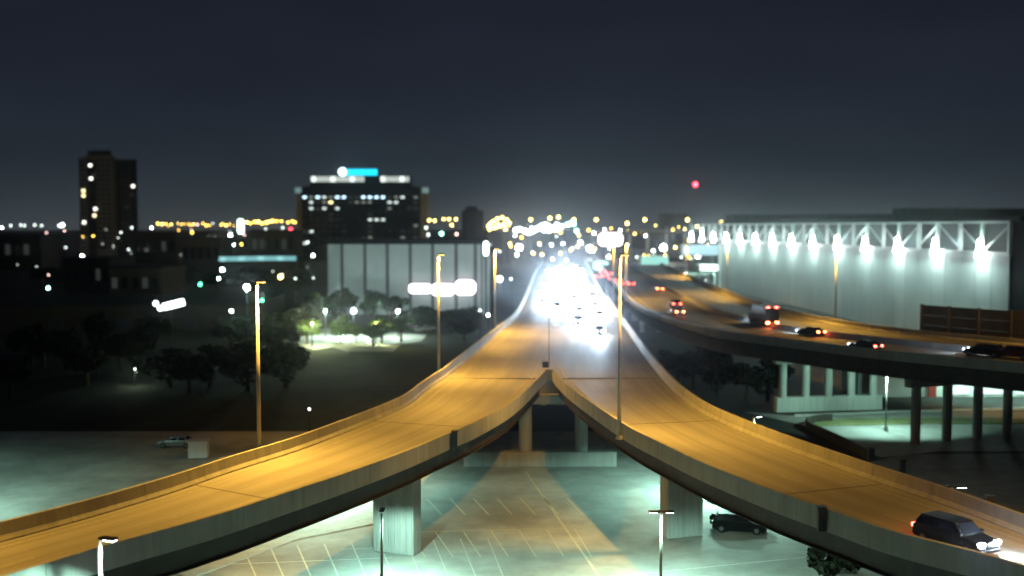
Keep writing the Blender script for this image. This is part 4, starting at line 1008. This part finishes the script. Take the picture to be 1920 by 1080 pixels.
for px, py, m, r, lb in ((3, 427, E_wht, 1.1, 'dim white lamp at the left border on the horizon'), (117, 422, E_wht, 1.8, 'bright white lamp on the horizon left of the towers'), (111, 423, E_dim, 1.6, 'pale lamp touching the bright one left of the towers'), (86, 447, E_pink, 1.3, 'pinkish lamp below the left horizon'),
    (154, 481, E_wht, 2.0, 'pale teal lamp below the apartment towers'), (218, 482, E_wht, 1.7, 'white lamp right of the tower foot'), (210, 482, E_dim, 1.4, 'dim lamp left of the white one by the tower foot'), (222, 507, E_yel, 1.6, 'yellowish lamp below the narrow tower'), (90, 540, E_teal, 2.0, 'teal lamp at far left above the warehouse'),
    (274, 457, E_amb, 1.2, 'single amber lamp right of the towers'), (247, 427, E_dim, 1.2, 'dim lamp right of the narrow tower on the horizon'), (284, 427, E_wht, 1.0, 'small white lamp left of the amber row'), (241, 468, E_dim, 1.1, 'dim lamp at the foot of the narrow tower'), (351, 503, E_dim, 1.5, 'pale lamp above the green signal'), (347, 446, E_wht, 1.4, 'white lamp below the amber row'), (360, 436, E_amb, 1.3, 'orange lamp just under the amber row'),
    (432, 441, E_wht, 1.7, 'white lamp left of the upright sign'), (438, 459, E_wht, 1.3, 'white lamp below the upright sign'), (417, 506, E_wht, 2.2, 'white lamp below the teal roof edge'), (410, 522, E_wht, 1.4, 'smaller white lamp under the one below the teal roof edge'), (545, 430, E_red, 1.5, 'red lamp left of the high rise'), (530, 427, E_dim, 1.3, 'pale lamp left of the red one'), (522, 460, E_wht, 2.2, 'bright white lamp left of the high rise foot'),
    (526, 519, E_yel, 2.8, 'large amber lamp left of the grey building'), (587, 479, E_wht, 1.5, 'white lamp at the foot of the high rise'), (577, 454, E_dim, 1.4, 'dim white lamp on the foot of the high rise'), (799, 427, E_dim, 1.6, 'upper pale lamp right of the high rise'), (803, 440, E_dim, 1.6, 'lower pale lamp right of the high rise'), (828, 438, E_teal, 2.0, 'teal white lamp between high rise and round tower'), (856, 439, E_pink, 1.5, 'pinkish lamp left of the round tower'),
    (919, 459, E_dim, 1.2, 'small pale lamp beside the pylon sign'), (958, 523, E_dim, 1.5, 'dim lamp left of the glare'), (434, 583, E_wht, 2.0, 'lone white lamp left of the tall lamp post'), (354, 477, E_pink, 1.1, 'faint pinkish lamp left of the teal roof edge'), (900, 582, E_dim, 1.6, 'dim lamp at the lower right corner of the grey building'), (915, 591, E_wht, 1.6, 'white lamp left of the viaduct parapet')):
    far_lamp(px, py, m, r, lb, None)
many([(39, 422), (46, 423), (65, 422), (20, 423), (78, 423)], E_dim, 1.2, 'faint white lamp in the row on the far left horizon', 'faint lamps on the far left horizon')
far_lamp(463, 539, E_wht2, 3.6, 'very bright white lamp right beside the tall lamp post of the left ramp', None, D=240, light=6000, colr=LED)
far_lamp(937, 523, E_wht, 3.2, 'bright white lamp on the left of the viaduct below the pylon sign', None, D=300, light=12000, colr=COOL)
for px, lb in ((610, 'left white globe lamp in the yard before the grey building'), (663, 'brightest white globe lamp in the yard before the grey building'), (746, 'right white globe lamp in the yard before the grey building')):
    far_lamp(px, 583, E_wht, {610:1.6, 663:2.8, 746:2.0}[px], lb, 'yard globe lamps', D=275, light=15000, colr=(.75, 1, .8))
far_lamp(642, 631, E_wht, 1.6, 'low white lamp amid the lit trees', None, D=268, light=8000, colr=LED)
far_lamp(585, 606, E_yel, 1.2, 'warm lamp in the leftmost lit tree', None, D=252, light=14000, colr=(.9, 1, .45))
far_lamp(690, 640, E_wht, 1.0, 'small lamp at the edge of the lit pavement', None, D=262, light=9000, colr=LED)
far_lamp(705, 606, E_yel, 1.0, 'small warm lamp in the right lit trees', None, D=258, light=9000, colr=(.95, 1, .4))
far_lamp(185, 673, E_dim, 1.6, 'faint pale lamp in the dark field', None, D=200)
far_lamp(253, 692, E_dim, 1.2, 'low lamp lighting a small patch of the dark field', None, D=190, light=700, colr=(.8, 1, .7))
far_lamp(580, 767, E_dim, 1.6, 'faint pale lamp behind the left ramp', None, D=140)
rl = random.Random(5)
def scatter(n, x0, x1, y0, y1, mats_, r0, r1, label, group):
    for k in range(n):
        px = x0+(x1-x0)*(k+.5)/n+rl.uniform(-8, 8); py = rl.uniform(y0, y1)
        far_lamp(px, py, rl.choice(mats_), rl.uniform(r0, r1), label, group)
scatter(16, 10, 545, 428, 446, (E_dim, E_pink, E_dim, E_amb, E_faint), .6, 1.1, 'faint small lamp just under the left horizon', 'faint city lamps at left')
scatter(14, 20, 440, 450, 530, (E_faint, E_dim, E_faint, E_pink), .6, 1.2, 'faint lamp in the dark district at left', 'faint city lamps at left')
scatter(9, 30, 540, 430, 470, (E_dim, E_wht, E_amb, E_dim), .8, 1.2, 'small lamp in the city below the left skyline', 'faint city lamps at left')
scatter(7, 455, 600, 470, 530, (E_faint, E_dim), .6, 1.2, 'faint lamp left of the grey building', 'faint city lamps at left')
scatter(24, 925, 1340, 438, 484, (E_yel, E_dim, E_wht, E_amb, E_wht, E_pink, E_yel), .8, 1.7, 'small lamp in the city lights beyond the viaduct', 'small city lamps beyond the viaduct')
scatter(26, 915, 1330, 422, 442, (E_yel, E_amb, E_wht, E_yel), .7, 1.4, 'tiny lamp on the horizon beyond the viaduct', 'small city lamps beyond the viaduct')
scatter(14, 1180, 1345, 474, 548, (E_yel, E_dim, E_wht), .6, 1.0, 'small lamp left of the white building corner', 'small city lamps beyond the viaduct')
# traffic signal showing green
for px, py, D, lb in ((376, 533, 330, 'green traffic signal above the tilted white sign'), (492, 563, 250, 'green traffic signal right of the tall lamp post')):
    p = PD(px, py, D); t = empty('traffic_signal', (p.x, p.y, 0), 0, lb, 'traffic signal')
    b = MB(); b.tube((0,.3,0), (0,.3,p.z+1.5), .12, .08, 8); b.obj('pole', M_dark, t)
    b = MB(); b.box(-.35, .35, -.2, .2, p.z-.6, p.z+2.0); b.obj('housing', M_dark, t)
    b = MB(); b.ball((0, -.35, p.z), D/2000*3.0); b.obj('green_light', E_grn, t)

# ------------------------------------------------------------------ thin volume added to make the headlights bloom
hm = bpy.data.materials.new('bloom_volume'); hm.use_nodes = True; t = hm.node_tree; t.nodes.clear()
pv = t.nodes.new('ShaderNodeVolumePrincipled'); mo = t.nodes.new('ShaderNodeOutputMaterial')
pv.inputs['Density'].default_value = 0.0001; pv.inputs['Anisotropy'].default_value = 0.97; pv.inputs['Color'].default_value = (.9, .93, 1, 1)
t.links.new(pv.outputs[0], mo.inputs['Volume'])
b = MB(); b.box(-600, 600, -20, 1400, -1, 95); tag(b.obj('bloom_haze', hm), kind='stuff')

# ------------------------------------------------------------------ look-alikes: say which one of its row
ORD = ['leftmost', 'second', 'third', 'fourth', 'fifth', 'sixth', 'seventh', 'eighth', 'ninth', 'tenth', 'eleventh', 'twelfth', 'thirteenth', 'fourteenth', 'fifteenth', 'sixteenth', 'seventeenth', 'eighteenth', 'nineteenth', 'twentieth', 'twenty first', 'twenty second', 'twenty third', 'twenty fourth', 'twenty fifth', 'twenty sixth', 'twenty seventh', 'twenty eighth', 'twenty ninth', 'thirtieth', 'thirty first', 'thirty second', 'thirty third', 'thirty fourth', 'thirty fifth']
same = {}
for o in col.objects:
    if o.parent is None and o.get('label'): same.setdefault(o['label'], []).append(o)
for lb, os_ in same.items():
    if len(os_) < 2: continue
    os_.sort(key=lambda o: o.location.x/max(1, o.location.y))
    for k, o in enumerate(os_):
        o['label'] = (ORD[k]+' ' if k == 0 else ORD[k]+' from left, ')+lb
        if len(o['label'].split()) > 16: print('LONG', len(o['label'].split()), o['label'])
